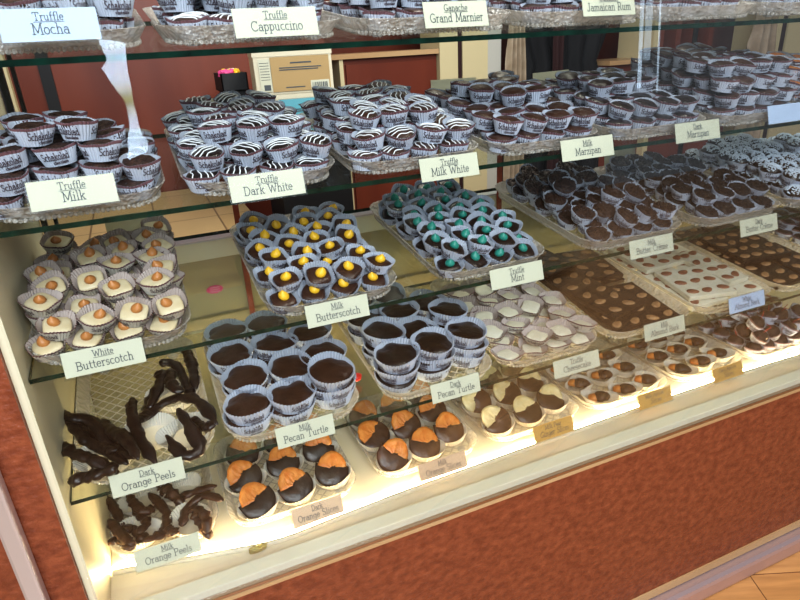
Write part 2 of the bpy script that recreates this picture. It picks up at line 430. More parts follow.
# ------------------------------------------------------------------ name cards
def name_card(x, z, w, l1, l2, mat, label, y=.785, lean=16, hh=.033, hand=False, rot=0.0):
    m = Matrix.Translation((x, y, z)) @ Matrix.Rotation(math.radians(rot), 4, 'Z') @ Matrix.Rotation(-math.radians(lean), 4, 'X')
    t = thing('name_card', label, 'name card', m, 'name cards on the tray fronts')
    part_box('card', mat, (-w/2, w/2, 0, .0006, -hh/2, hh/2), t)
    # the clear sleeve: front sheet slightly larger than the card, and a back leaf
    bm = bmesh.new(); a, b = w/2+.0022, hh/2+.002
    add_box(bm, -a, a, -.0016, -.0011, -b, b); add_box(bm, -a, a, .0012, .0017, -b, b); add_box(bm, -a, a, -.0016, .0017, -b-.0006, -b)
    link('clear_sleeve', mesh_of('clear_sleeve', bm, M['holder']), t)
    if l1 or l2:
        bm = bmesh.new(); put = lambda u, v: Vector((u, -.0004, v))
        h2 = hh*.33; h1 = hh*.25
        if l1:
            ww = add_text(bm, l1, h1, 0, hh*.13, put, hw=h1*.052, maxw=w*.8)
            if not hand:
                vs = [bm.verts.new(put(u, v)) for u, v in ((-ww/2, hh*.075), (ww/2, hh*.075), (ww/2, hh*.095), (-ww/2, hh*.095))]; bm.faces.new(vs)
        if l2: add_text(bm, l2, h2, 0, -hh*.29, put, hw=h2*.048, maxw=w*.84, ital=.25 if hand else 0)
        link('lettering', mesh_of('card_lettering', bm, M['text']), t)
    return t

# ------------------------------------------------------------------ paper cups
def cup_mesh(rb, rt, h, seed, band=True, flutes=36, oval=.05, word=True, square=0.0, warm=False, mauve=False):
    rs = random.Random(seed); ph = rs.uniform(0, 6.28); ph2 = rs.uniform(0, 6.28); bm = bmesh.new(); seg = flutes*2
    def shape(t, u):
        s = 1+oval*math.cos(2*t+ph)*u+oval*.4*math.cos(3*t+ph2)*u
        if square:
            c = max(abs(math.cos(t)), abs(math.sin(t))); s *= (1-square*u)+square*u*min(1/c, 1.22)
        return s
    def P(t, u, off=0.0, fl=1.0):
        r = (rb+(rt-rb)*u)*shape(t, u)+off
        k = round(t/(2*PI)*seg)
        r += fl*(.0009 if k % 2 else -.0009)*(.4+.6*u)*(rt/.024)**.5
        z = h*u+(.0014*math.cos(2*t+ph2)+.0006*math.cos(5*t+ph))*u*u
        return Vector((r*math.cos(t), r*math.sin(t), z))
    us = [0, .35, .66, .84, 1.0]
    for shell, off in ((0, .0), (1, -.0005)):
        rings = [[bm.verts.new(P(2*PI*k/seg, u, off)) for k in range(seg)] for u in us]
        for i in range(4):
            for k in range(seg):
                q = bm.faces.new((rings[i][k], rings[i][(k+1) % seg], rings[i+1][(k+1) % seg], rings[i+1][k]))
                q.material_index = (2 if (band and i == 3) else 0) if shell == 0 else 1
        if shell == 0: bm.faces.new(rings[0][::-1]).material_index = 0
    if word:
        n = max(3, round(2*PI*rt/.048))
        for j in range(n):
            a0 = ph+2*PI*j/n
            def put(uu, vv, a0=a0):
                u = min(max(vv/h, 0), 1); r = rb+(rt-rb)*u; t = a0+uu/r
                s = shape(t, u); q = r*s+.0013*(rt/.024)**.5
                return Vector((q*math.cos(t), q*math.sin(t), vv))
            add_text(bm, 'SchakoLad'.replace('L', 'l'), h*.37, 0, h*.36, put, hw=h*.026, mi=3, maxw=.030)
            add_text(bm, 'chocolate', h*.15, .004, h*.14, put, hw=h*.016, mi=3, maxw=.022)
    if mauve: return mesh_of('paper_cup', bm, [M['paperwarm'], M['papermauve'], M['maroon'], M['ink']])
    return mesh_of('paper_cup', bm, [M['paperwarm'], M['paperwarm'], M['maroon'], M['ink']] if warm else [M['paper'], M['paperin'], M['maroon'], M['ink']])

CUPS = {}
def cups(kind):
    if kind in CUPS: return CUPS[kind]
    spec = dict(small=(.0175, .0235, .0225, True, .07, 0.0), plain=(.0175, .0235, .0195, False, .07, 0.0), square=(.0175, .0232, .019, True, .04, .5),
                squareplain=(.0175, .0232, .019, False, .04, .5),
                large=(.031, .040, .026, False, .06, 0.0), wide=(.029, .0385, .019, False, .08, 0.0), cheese=(.020, .0265, .017, True, .04, .6),
                oval=(.026, .0345, .019, False, .22, 0.0))[kind]
    CUPS[kind] = [cup_mesh(spec[0], spec[1], spec[2], 11*i+len(kind), band=spec[3], oval=spec[4], square=spec[5], flutes=36 if spec[1] < .03 else 48, warm=kind in ('wide', 'oval', 'cheese'), word=kind not in ('wide', 'oval'), mauve=kind in ('cheese', 'square')) for i in range(3)]
    return CUPS[kind]

# ------------------------------------------------------------------ chocolates
def dome(r, z0, h, seed, amp=.06, mat='milk', seg=22, sq=0.0, flat=.6, freq=90):
    """a squashed lump of chocolate filling a cup"""
    bm = bmesh.new(); off = Vector((seed*3.1, seed*1.7, 0)); rows = 9
    def fx(co, t):
        if sq:
            c = max(abs(math.cos(t)), abs(math.sin(t))); k = (1-sq)+sq*min(1/c, 1.25); co = Vector((co.x*k, co.y*k, co.z))
        n = noise.noise(co*freq+off)
        return Vector((co.x*(1+amp*n), co.y*(1+amp*n), co.z+amp*.35*r*n))
    prof = [(r*.78, z0-.010), (r*.92, z0-.004), (r, z0)]
    for i in range(1, rows):
        a = PI/2*i/rows; prof.append((r*math.cos(a)**flat, z0+h*math.sin(a)))
    lathe(bm, prof, seg, fx)
    return mesh_of('chocolate', bm, M[mat], smooth=True)
def chip(seed, mat, s=1.0):
    bm = bmesh.new(); prof = [(.0045, -.002), (.0062, .0005), (.0064, .0025), (.0052, .005), (.0030, .007), (.0012, .0088), (.0003, .0096)]
    lathe(bm, [(a*s, b*s) for a, b in prof], 14, lambda co, t: co+Vector((co.z*.25*math.cos(seed), co.z*.25*math.sin(seed), 0)))
    return mesh_of('chip', bm, M[mat], smooth=True)
def drizzle(r, z0, h, seed, mat='icing'):
    rs = random.Random(seed); bm = bmesh.new(); a = rs.uniform(-.3, .3)
    for k in range(4):
        x = (-.60+k*.40)*r+rs.uniform(-.001, .001); y1 = math.sqrt(max(r*r*.92-x*x, 0))
        pts = []
        for i in range(13):
            y = -y1+2*y1*i/12; xx = x+.0012*math.sin(i*.9+k)
            q = min((xx*xx+y*y)/(r*r), .999); z = z0+h*math.sqrt(1-q)**.8+.0006
            pts.append((xx*math.cos(a)-y*math.sin(a), xx*math.sin(a)+y*math.cos(a), z))
        tube(bm, pts, .00085, 6)
    return mesh_of('icing_drizzle', bm, M[mat], smooth=True)
def sprinkles(r, z0, h, seed, n, mat, size=(.0045, .0011), spread=1.0):
    rs = random.Random(seed); bm = bmesh.new()
    for _ in range(n):
        rr = r*math.sqrt(rs.random())*spread; t = rs.uniform(0, 6.28)
        p = Vector((rr*math.cos(t), rr*math.sin(t), z0+h*math.sqrt(max(1-(rr/r)**2, 0))**.8))
        d = Vector((rs.uniform(-1, 1), rs.uniform(-1, 1), rs.uniform(-.3, .5))).normalized()*size[0]*rs.uniform(.6, 1.1)
        tube(bm, [p-d*.5, p, p+d*.5+Vector((0, 0, .0006))], size[1], 4)
    return mesh_of('topping', bm, M[mat])
def blob(pts, radii, mat, flat=.6, nz=.25, seg=12, name='blob'):
    bm = bmesh.new(); tube(bm, pts, radii, seg, nz, flat); return mesh_of(name, bm, M[mat], smooth=True)
def half_disc(r, th, mat, a0=0, a1=180, ridge=True, name='fruit_slice'):
    """a wedge-faced slice standing in the xz-plane"""
    bm = bmesh.new(); n = 22; rows = 5
    for side in (-1, 1):
        c = bm.verts.new((0, side*th*.35, 0)); prev = None; grid = []
        for j in range(1, rows+1):
            ring = []
            for i in range(n+1):
                t = math.radians(a0+(a1-a0)*i/n); rr = r*j/rows*(1+.03*noise.noise(Vector((i*.7, j, r*50))))
                seg = abs(math.sin(i/n*PI*4))*.18+.82
                y = side*(th*.5*(seg if j < rows-1 else .9)+(.0 if j < rows else -th*.1))
                ring.append(bm.verts.new((rr*math.cos(t), y, rr*math.sin(t))))
            grid.append(ring)
        for i in range(n): bm.faces.new((c, grid[0][i], grid[0][i+1]) if side < 0 else (c, grid[0][i+1], grid[0][i]))
        for j in range(rows-1):
            for i in range(n):
                q = (grid[j][i], grid[j+1][i], grid[j+1][i+1], grid[j][i+1]); bm.faces.new(q if side < 0 else q[::-1])
        if side < 0: A = grid[-1]; A0 = [g[0] for g in grid]; A1 = [g[-1] for g in grid]; ca = c
        else:
            B = grid[-1]
            for i in range(n): bm.faces.new((A[i], B[i], B[i+1], A[i+1]))
            for ea, eb in ((A0, [g[0] for g in grid]), (A1, [g[-1] for g in grid])):
                ea, eb = [ca]+ea, [c]+eb
                for i in range(rows): bm.faces.new((ea[i], ea[i+1], eb[i+1], eb[i]))
    bmesh.ops.recalc_face_normals(bm, faces=bm.faces)
    return mesh_of(name, bm, M[mat], smooth=True)

KINDS = {}
def kind_parts(kind):
    """for each kind of sweet: list of variants, each a list of (part name, mesh, local matrix)"""
    if kind in KINDS: return KINDS[kind]
    T = Matrix.Translation; V = []
    for v in range(3):
        if kind in ('milk_truffle', 'marzipan_milk', 'cream_truffle'):
            V.append([('paper_cup', cups('small')[v], None), ('chocolate', dome(.0205, .0175, .0062 if kind != 'marzipan_milk' else .0072, v, .20 if kind == 'milk_truffle' else .12, 'roughmilk' if kind == 'milk_truffle' else 'milk', flat=.75, freq=140), None)])
        elif kind in ('marzipan_dark',):
            V.append([('paper_cup', cups('small')[v], None), ('chocolate', dome(.0205, .0175, .0072, v, .14, 'dark', flat=.75, freq=140), None)])
        elif kind == 'dark_white':
            V.append([('paper_cup', cups('small')[v], None), ('chocolate', dome(.0206, .0175, .0068, v, .05, 'dark', flat=.75), None), ('icing_drizzle', drizzle(.0200, .0178, .0070, v), None)])
        elif kind == 'milk_white':
            V.append([('paper_cup', cups('small')[v], None), ('chocolate', dome(.0206, .0175, .0068, v, .05, 'milk', flat=.75), None), ('icing_drizzle', drizzle(.0200, .0178, .0070, v+9), None)])
        elif kind in ('butterscotch', 'mint'):
            V.append([('paper_cup', cups('squareplain')[v], None), ('chocolate', dome(.0175, .0125, .0040, v, .07, 'milk' if kind == 'butterscotch' else 'dark', sq=.8, flat=.35), None),
                      ('flavour_chip', chip(v*2.0, 'yellow' if kind == 'butterscotch' else 'green', 1.3), T((.002*math.cos(v), .002*math.sin(v), .017)))])
        elif kind == 'white_butterscotch':
            V.append([('paper_cup', cups('square')[v], None), ('chocolate', dome(.0172, .0120, .0045, v, .08, 'white', sq=.8, flat=.4), None),
                      ('flavour_chip', chip(v*2.0, 'orangechip', 1.2), T((.003*math.cos(v*2), .003*math.sin(v*2), .0168)))])
        elif kind == 'cheesecake':
            V.append([('paper_cup', cups('cheese')[v], None), ('chocolate', dome(.0178, .0085, .0040, v, .16, 'ivory', sq=.7, flat=.4), None)])
        elif kind in ('turtle_milk', 'turtle_dark'):
            V.append([('paper_cup', cups('large')[v], None), ('chocolate', dome(.0345, .0170, .0060, v, .22, kind[7:], flat=.5, freq=48, seg=36), None)])
        elif kind in ('butter_creme_milk', 'butter_creme_dark'):
            V.append([('paper_cup', cups('plain')[v], None), ('chocolate', dome(.0220, .0165, .0055, v, .16, 'rough'+kind[13:], flat=.55, freq=160), None),
                      ('chocolate_sprinkles', sprinkles(.0215, .0172, .0060, v, 75, 'rough'+kind[13:]), None)])
        elif kind == 'coconut':
            V.append([('paper_cup', cups('plain')[v], None), ('chocolate', dome(.0215, .0165, .0165, v, .08, 'dark', flat=.8), None),
                      ('coconut_flakes', sprinkles(.0210, .0172, .0170, v, 150, 'flake', (.0046, .0012), .97), None)])
        elif kind == 'orange_top':
            V.append([('paper_cup', cups('small')[v], None), ('chocolate', dome(.0208, .0165, .006, v, .1, 'orange', flat=.75), None)])
        elif kind in ('slice_dark', 'slice_milk', 'pear_dark', 'pear_milk'):
            fr = 'orange' if kind[:5] == 'slice' else 'pear'; ch = kind.split('_')[1]
            R_ = .0335
            # upper half of a round slice in fruit, lower half dipped
            V.append([('paper_cup', cups('wide')[v], None),
                      ('fruit_slice', half_disc(R_*(.98), .008, fr, 12, 168), Matrix.Diagonal((.90, 1, 1.16, 1))),
                      ('chocolate_dip', dip_mesh(R_*1.02, .0125, ch, v), None)])
        elif kind in ('apricot',):
            V.append([('paper_cup', cups('oval')[v], None),
                      ('dried_fruit', blob(smooth_path([(-.025, .003, .013), (-.013, .005, .016), (.002, 0, .017)], 8), [.004, .008, .011, .013, .013, .012, .011, .009], 'apricot', .6), None),
                      ('chocolate_dip', blob(smooth_path([(-.012, -.001, .016), (.006, -.003, .019), (.026, -.004, .014)], 9), [.009, .0145, .0165, .0165, .016, .015, .0135, .010, .004], 'milk' if v else 'dark', .65), None)])
        elif kind == 'cherry':
            st = blob(smooth_path([(0, 0, .030), (.003, .001, .042), (.010, .002, .052)], 8), .0011, 'cherry', 1.0, 0, 6, 'stem')
            V.append([('paper_cup', cups('small')[v], None), ('chocolate', dome(.0195, .0170, .0160, v, .09, 'roughmilk', flat=.8, freq=140), None), ('stem', st, None)])
    KINDS[kind] = V; return V
def dip_mesh(R_, th, ch, seed):
    """the chocolate-covered lower half of a slice, with a wavy upper edge"""
    bm = bmesh.new(); n = 26; rows = 6; rs = random.Random(seed); ph = rs.uniform(0, 6)
    front, back = [], []
    for j in range(rows+1):
        u = j/rows; fr, bk = [], []
        for i in range(n+1):
            s = -1+2*i/n
            ztop = .0095+.0042*math.sin(s*4+ph)
            xx = s*R_*.97; zb = -math.sqrt(max(R_*R_-xx*xx, 0))
            z = ztop+(zb-ztop)*u
            k = math.sqrt(max(1-s*s*.9, .05))*math.sin(PI*(.16+.70*u))
            b_ = noise.noise(Vector((xx*90, z*90, seed)))*.0012
            fr.append(bm.verts.new((xx, -th*.5*k+b_, z))); bk.append(bm.verts.new((xx, th*.5*k, z)))
        front.append(fr); back.append(bk)
    for j in range(rows):
        for i in range(n):
            bm.faces.new((front[j][i], front[j+1][i], front[j+1][i+1], front[j][i+1]))
            bm.faces.new((back[j][i], back[j][i+1], back[j+1][i+1], back[j+1][i]))
    for i in range(n):
        bm.faces.new((front[0][i], front[0][i+1], back[0][i+1], back[0][i])); bm.faces.new((front[-1][i+1], front[-1][i], back[-1][i], back[-1][i+1]))
    for j in range(rows):
        bm.faces.new((front[j][0], back[j][0], back[j+1][0], front[j+1][0])); bm.faces.new((front[j][n], front[j+1][n], back[j+1][n], back[j][n]))
    bmesh.ops.recalc_face_normals(bm, faces=bm.faces)
    return mesh_of('chocolate_dip', bm, M[ch], smooth=True)

NAMES = dict(milk_truffle='chocolate_truffle', marzipan_milk='marzipan_chocolate', marzipan_dark='marzipan_chocolate', cream_truffle='chocolate_truffle', dark_white='drizzled_truffle',
             milk_white='drizzled_truffle', butterscotch='butterscotch_chocolate', mint='mint_truffle', white_butterscotch='white_butterscotch_chocolate', cheesecake='cheesecake_chocolate',
             turtle_milk='pecan_turtle', turtle_dark='pecan_turtle', butter_creme_milk='butter_creme_chocolate', butter_creme_dark='butter_creme_chocolate', coconut='coconut_truffle',
             orange_top='orange_topped_truffle', slice_dark='orange_slice', slice_milk='orange_slice', pear_dark='dipped_fruit_slice', pear_milk='dipped_fruit_slice', apricot='dipped_apricot', cherry='chocolate_cherry')
def sweet(kind, m, label, group, var=None, parts_mat=None):
    V = kind_parts(kind); v = random.randrange(3) if var is None else var
    cat = 'chocolate'
    t = thing(NAMES[kind], label, cat, m, group)
    for (n, me, lm) in V[v]:
        mm = lm
        if parts_mat and n != 'paper_cup': mm = parts_mat @ (lm or Matrix.Identity(4))
        link(n, me, t, mm)
    return t
ORD = ['first', 'second', 'third', 'fourth', 'fifth', 'sixth', 'seventh', 'eighth', 'ninth', 'tenth', 'eleventh']
LAY = {1: [''], 2: ['lower layer, ', 'upper layer, '], 3: ['bottom layer, ', 'middle layer, ', 'top layer, '], 4: ['bottom layer, ', 'second layer up, ', 'third layer up, ', 'top layer, '],
       5: ['bottom layer, ', 'second layer up, ', 'third layer up, ', 'fourth layer up, ', 'top layer, ']}
def pile(tm, kind, w, d, layers, short, where, group, sp=.0485, lz=.0245, tilt=7, ystep=None, lean=0, lean0=0):
    """layers: list of (cols, rows, x margin offset, y start, keep)"""
    ystep = ystep or sp*.93
    for k, (nc, nr, xo, ys, keep) in enumerate(layers):
        for r in range(nr):
            shift = sp*.25*(1 if (r+k) % 2 else -1)
            cols = nc if (r % 2 == 0 or nc <= 3) else nc
            for c in range(cols):
                if keep < 1 and random.random() > keep: continue
                x = (c-(cols-1)/2)*sp+shift*.55+xo+rnd(-.002, .002); y = ys+r*ystep+rnd(-.002, .002)
                if abs(x) > w/2-.024: x = math.copysign(w/2-.024, x)
                z = .0075+k*lz+rnd(0, .0015)+(.0035 if lean0 else 0)
                tl = tilt*(.35 if k == 0 else 1.0)
                m = tm @ Matrix.Translation((x, y, z)) @ Matrix.Rotation(math.radians(rnd(-tl, tl)+lean*(k > 0 or lean0)), 4, 'X') @ Matrix.Rotation(math.radians(rnd(-tl, tl)), 4, 'Y') @ Matrix.Rotation(rnd(0, 6.28), 4, 'Z')
                lab = '%s, %srow %s from the front, %s from the side by %s' % (short, LAY[len(layers)][k], '', '', where)
                lab = '%s, %s%s row back, %s across, %s' % (short, LAY[len(layers)][k], ORD[r], ORD[c], where)
                sweet(kind, m, lab, group)

# =================================================================== TRAYS AND THEIR CONTENTS
tl = 'clear pressed plastic tray holding the %s, %s'
# ---- top shelf
S = .0485
for (x0, x1, kind, desc, where) in [(-.186, .036, 'milk_truffle', 'mocha truffles', 'Mocha tray'), (.046, .278, 'milk_white', 'cappuccino truffles', 'Cappuccino tray'),
        (.290, .54, 'marzipan_milk', 'Grand Marnier ganache', 'Grand Marnier tray'), (.552, .79, 'milk_truffle', 'Jamaican Rum ganache', 'Jamaican Rum tray'),
        (.802, 1.04, 'cream_truffle', 'plain truffles', 'tray beside Jamaican Rum'), (1.052, 1.29, 'cream_truffle', 'plain truffles', 'fifth tray top shelf'), (1.302, 1.54, 'milk_truffle', 'rough truffles', 'last tray top shelf')]:
    tm = tray(4, x0, x1, .34, .004, tl % (desc, 'on the top shelf' if 'tray ' not in where else 'top shelf, ' + where))
    n = 4 if x1-x0 < .235 else 4
    pile(tm, kind, x1-x0, .34, [(n, 5, 0, .042, 1), (n, 4, 0, .060, .97), (n-1, 3, 0, .095, .9)], desc.rstrip('s').replace('ganache', 'ganache cup') , where, 'sweets on the top shelf', tilt=6)
# ---- second shelf from the top
T3 = [(-.186, .022, 'milk_truffle', 'rough milk truffle', 'Truffle Milk tray', [(4, 6, 0, .034, 1), (4, 4, 0, .040, 1), (3, 3, -.004, .048, 1), (2, 2, -.014, .060, 1)], .0245),
      (.042, .252, 'dark_white', 'white-drizzled dark truffle', 'Dark White tray', [(4, 6, 0, .034, 1), (4, 6, 0, .044, 1), (3, 5, .006, .075, .93)], .0245),
      (.266, .484, 'milk_white', 'white-drizzled milk truffle', 'Milk White tray', [(4, 6, 0, .034, 1), (4, 6, 0, .044, 1), (3, 5, -.01, .070, .95)], .0245),
      (.496, .712, 'marzipan_milk', 'milk marzipan sweet', 'Milk Marzipan tray', [(4, 6, 0, .034, 1), (4, 6, 0, .040, 1), (3, 4, 0, .12, .8)], .0245),
      (.724, .955, 'marzipan_dark', 'dark marzipan sweet', 'Dark Marzipan tray', [(4, 6, 0, .034, 1), (4, 6, 0, .050, 1), (3, 3, 0, .12, .9)], .0245),
      (.967, 1.20, 'cream_truffle', 'stacked milk truffle', 'tray right of Dark Marzipan', [(4, 6, 0, .034, 1), (4, 6, 0, .040, 1), (4, 6, 0, .050, 1), (4, 5, -.0, .07, .9)], .0250),
      (1.212, 1.44, 'orange_top', 'orange topped truffle', 'last tray second shelf', [(4, 6, 0, .034, 1), (4, 6, 0, .040, 1), (4, 5, 0, .06, .9)], .0245)]
for x0, x1, kind, short, where, lay, lz in T3:
    tm = tray(3, x0, x1, .345, .0, tl % (short+'s', 'second shelf down'))
    pile(tm, kind, x1-x0, .345, lay, short, where, short+'s on the second shelf', lz=lz, tilt=9, lean=2)
# ---- third shelf
T2 = [(-.186, .020, 'white_butterscotch', 'white butterscotch square', 'White Butterscotch tray', [(4, 8, 0, .034, 1), (4, 7, 0, .042, 1), (4, 6, 0, .075, .75)], .0225, 11),
      (.120, .336, 'butterscotch', 'yellow-chipped milk square', 'Milk Butterscotch tray', [(4, 8, 0, .034, 1), (4, 7, 0, .046, .9)], .0225, 13),
      (.398, .616, 'mint', 'green-chipped dark truffle', 'Truffle Mint tray', [(4, 8, 0, .034, 1), (4, 8, 0, .044, .85)], .0215, 12),
      (.692, .930, 'butter_creme_milk', 'sprinkled milk butter creme', 'Milk Butter Crème tray', [(4, 8, 0, .034, 1), (4, 8, 0, .040, .9), (3, 4, 0, .09, .5)], .0225, 13),
      (.960, 1.200, 'butter_creme_dark', 'sprinkled dark butter creme', 'Dark Butter Crème tray', [(4, 8, 0, .034, 1), (4, 7, 0, .060, .85)], .0225, 10),
      (1.215, 1.450, 'coconut', 'coconut flaked truffle', 'coconut tray', [(4, 8, 0, .034, 1), (4, 7, 0, .060, .95)], .0265, 8),
      (1.462, 1.690, 'coconut', 'coconut flaked truffle', 'far coconut tray', [(4, 8, 0, .034, 1), (4, 5, 0, .10, .9)], .0265, 8)]
for x0, x1, kind, short, where, lay, lz, ti in T2:
    tm = tray(2, x0, x1, .355, .0, tl % (short+'s', 'third shelf down'+(', the farther one' if 'far ' in where else '')))
    pile(tm, kind, x1-x0, .355, lay, short, where, short+'s on the third shelf', lz=lz, tilt=ti, ystep=.0405, lean=13 if kind != 'coconut' else 5, lean0=1)
# ---- lowest glass shelf
tm = tray(1, -.180, .020, .34, .0, tl % ('dark orange peels', 'lowest shelf'))
def on_shelf(L, x, y, h): return shelf_matrix(L) @ Matrix.Translation((x, y-Y0, h))
TILTM = shelf_matrix(1)
# pecan turtles: stacks of nested large cups
def turtles(kind, pts, n, short, where, group):
    for i, (x, yy) in enumerate(pts):
        nn = n[i]
        for k in range(nn):
            m = on_shelf(1, x+rnd(-.002, .002), yy+rnd(-.002, .002), .0075+k*.0215) @ Matrix.Rotation(math.radians(rnd(-5, 5)), 4, 'X') @ Matrix.Rotation(math.radians(rnd(-5, 5)), 4, 'Y') @ Matrix.Rotation(rnd(0, 6.28), 4, 'Z')
            lv = {1: 'alone', nn: 'uppermost'}.get(k+1 if nn > 1 else 1, 'lower' if k == 0 else 'middle one')
            if nn > 1 and k == 0: lv = 'lower'
            r, c = divmod(i, 3)
            sweet(kind, m, '%s, %s in %s stack, %s row back, %s' % (short, lv, ORD[c], ORD[r], where), group)
tray(1, .034, .256, .34, 0, tl % ('milk pecan turtles', 'lowest shelf'))
turtles('turtle_milk', [(.075, .850), (.144, .848), (.215, .858), (.085, .925), (.160, .923), (.225, .935), (.078, 1.000), (.152, 1.000), (.222, 1.010), (.080, 1.075), (.155, 1.075)],
        [2, 2, 3, 2, 2, 2, 2, 2, 2, 2, 2], 'milk pecan turtle', 'Milk Pecan Turtle tray', 'milk pecan turtles')
tray(1, .292, .512, .34, 0, tl % ('dark pecan turtles', 'lowest shelf'))
turtles('turtle_dark', [(.333, .855), (.405, .862), (.476, .870), (.340, .932), (.413, .938), (.480, .948), (.335, 1.010), (.408, 1.015), (.478, 1.025), (.340, 1.085), (.413, 1.09)],
        [3, 3, 3, 3, 2, 3, 2, 2, 2, 2, 2], 'dark pecan turtle', 'Dark Pecan Turtle tray', 'dark pecan turtles')
tm = tray(1, .524, .748, .35, 0, tl % ('ivory cheesecake squares', 'lowest shelf'))
pile(tm, 'cheesecake', .224, .35, [(4, 6, 0, .036, 1), (4, 5, 0, .045, .8)], 'ivory cheesecake square', 'Cheesecake tray', 'cheesecake squares', sp=.0535, lz=.0185, tilt=12)
tray(1, .762, .985, .35, 0, tl % ('milk almond bark', 'lowest shelf'))
tray(1, .996, 1.225, .35, 0, tl % ('white almond bark', 'lowest shelf'))
tray(1, 1.238, 1.47, .35, 0, tl % ('dark almond bark', 'lowest shelf'))
tm = tray(1, 1.482, 1.71, .35, 0, tl % ('plain dark sweets', 'lowest shelf'))
pile(tm, 'marzipan_dark', .228, .35, [(4, 7, 0, .036, 1), (4, 6, 0, .045, .8)], 'plain dark sweet', 'last tray lowest shelf', 'plain dark sweets on the lowest shelf')

def almond_mesh(mat, seed):
    bm = bmesh.new(); r = bmesh.ops.create_uvsphere(bm, u_segments=12, v_segments=8, radius=1)
    for v in bm.verts:
        x, y, z = v.co; v.co = Vector((x*.0140, y*.0086*(1-.25*x), z*.0040))
    return mesh_of('almond', bm, M[mat], smooth=True)
ALM = {k: almond_mesh(k, 0) for k in ('almond', 'almonddk')}
def bark(x, yy, h, w, d, rot, mat, am, label, group, nx=3, ny=4, tx=0, ty=0):
    nx = max(2, round(w/.042)); ny = max(2, round(d/.036))
    bm = bmesh.new(); add_box(bm, -w/2, w/2, -d/2, d/2, 0, .011, bev=.0018)
    for v in bm.verts:
        q = noise.noise(Vector((v.co.x*30+x*9, v.co.y*30+yy*7, 0))); v.co.x += q*.003; v.co.y += q*.003
    m = on_shelf(1, x, yy, h) @ Matrix.Rotation(math.radians(rot), 4, 'Z') @ Matrix.Rotation(math.radians(tx), 4, 'X') @ Matrix.Rotation(math.radians(ty), 4, 'Y')
    t = thing('almond_bark', label, 'almond bark', m, group)
    link('chocolate_slab', mesh_of('chocolate_slab', bm, M[mat]), t)
    for i in range(nx):
        for j in range(ny):
            px = -w/2+w*(i+.5)/nx+rnd(-.003, .003); py = -d/2+d*(j+.5)/ny+rnd(-.003, .003)
            link('almond', ALM[am], t, Matrix.Translation((px, py, .0112)) @ Matrix.Rotation(rnd(-.7, .7), 4, 'Z'))
g = 'slabs of milk almond bark'
bark(.875, .895, .007, .17, .16, -3, 'barkmilk', 'almond', 'large brown almond bark slab at the front of the milk bark tray', g, 4, 4)
bark(.868, 1.060, .007, .18, .15, 2, 'barkmilk', 'almond', 'brown almond bark slab at the back of the milk bark tray', g, 4, 4)
bark(.835, .950, .0205, .095, .19, 12, 'barkmilk', 'almond', 'narrow brown almond bark slab on top in the milk bark tray', g, 3, 5)
bark(.915, 1.065, .0205, .10, .14, -9, 'barkmilk', 'almond', 'upper brown almond bark slab at the back near the white bark', g, 3, 4)
bark(.815, 1.090, .034, .09, .10, 10, 'barkmilk', 'almond', 'small brown almond bark slab topping the back of the pile', g, 2, 3)
g = 'slabs of white almond bark'
bark(1.055, .920, .007, .105, .18, 0, 'ivory', 'almonddk', 'lower white almond bark slab at the front beside the milk bark', g, 3, 5)
bark(1.165, .920, .007, .10, .18, 0, 'ivory', 'almonddk', 'lower white almond bark slab at the front beside the dark bark', g, 3, 5)
bark(1.055, 1.085, .007, .11, .13, 2, 'ivory', 'almonddk', 'white almond bark slab at the back beside the milk bark', g, 3, 4)
bark(1.168, 1.085, .007, .10, .13, -2, 'ivory', 'almonddk', 'white almond bark slab at the back beside the dark bark', g, 3, 4)
bark(1.078, .900, .0205, .12, .125, -9, 'ivory', 'almonddk', 'square white almond bark slab on top at the front of its tray', g, 4, 4)
bark(1.172, .945, .0205, .06, .16, 3, 'ivory', 'almonddk', 'narrow white almond bark slab on top beside the square one', g, 2, 5)
bark(1.085, 1.050, .0205, .14, .13, 2, 'ivory', 'almonddk', 'wide white almond bark slab on top at the back', g, 5, 4)
g = 'slabs of dark almond bark'
bark(1.300, .910, .007, .10, .17, 1, 'dark', 'almond', 'dark almond bark slab at the front beside the white bark', g, 3, 4)
bark(1.408, .910, .007, .095, .17, -2, 'dark', 'almond', 'dark almond bark slab at the front on the side away from the white bark', g, 3, 4)
bark(1.300, 1.080, .007, .10, .14, -1, 'dark', 'almond', 'dark almond bark slab at the back beside the white bark', g, 3, 4)
bark(1.408, 1.080, .007, .095, .14, 2, 'dark', 'almond', 'dark almond bark slab at the back corner of the dark bark tray', g, 3, 4)
bark(1.345, .995, .0205, .15, .15, -4, 'dark', 'almond', 'top dark almond bark slab lying across the others', g, 4, 4)

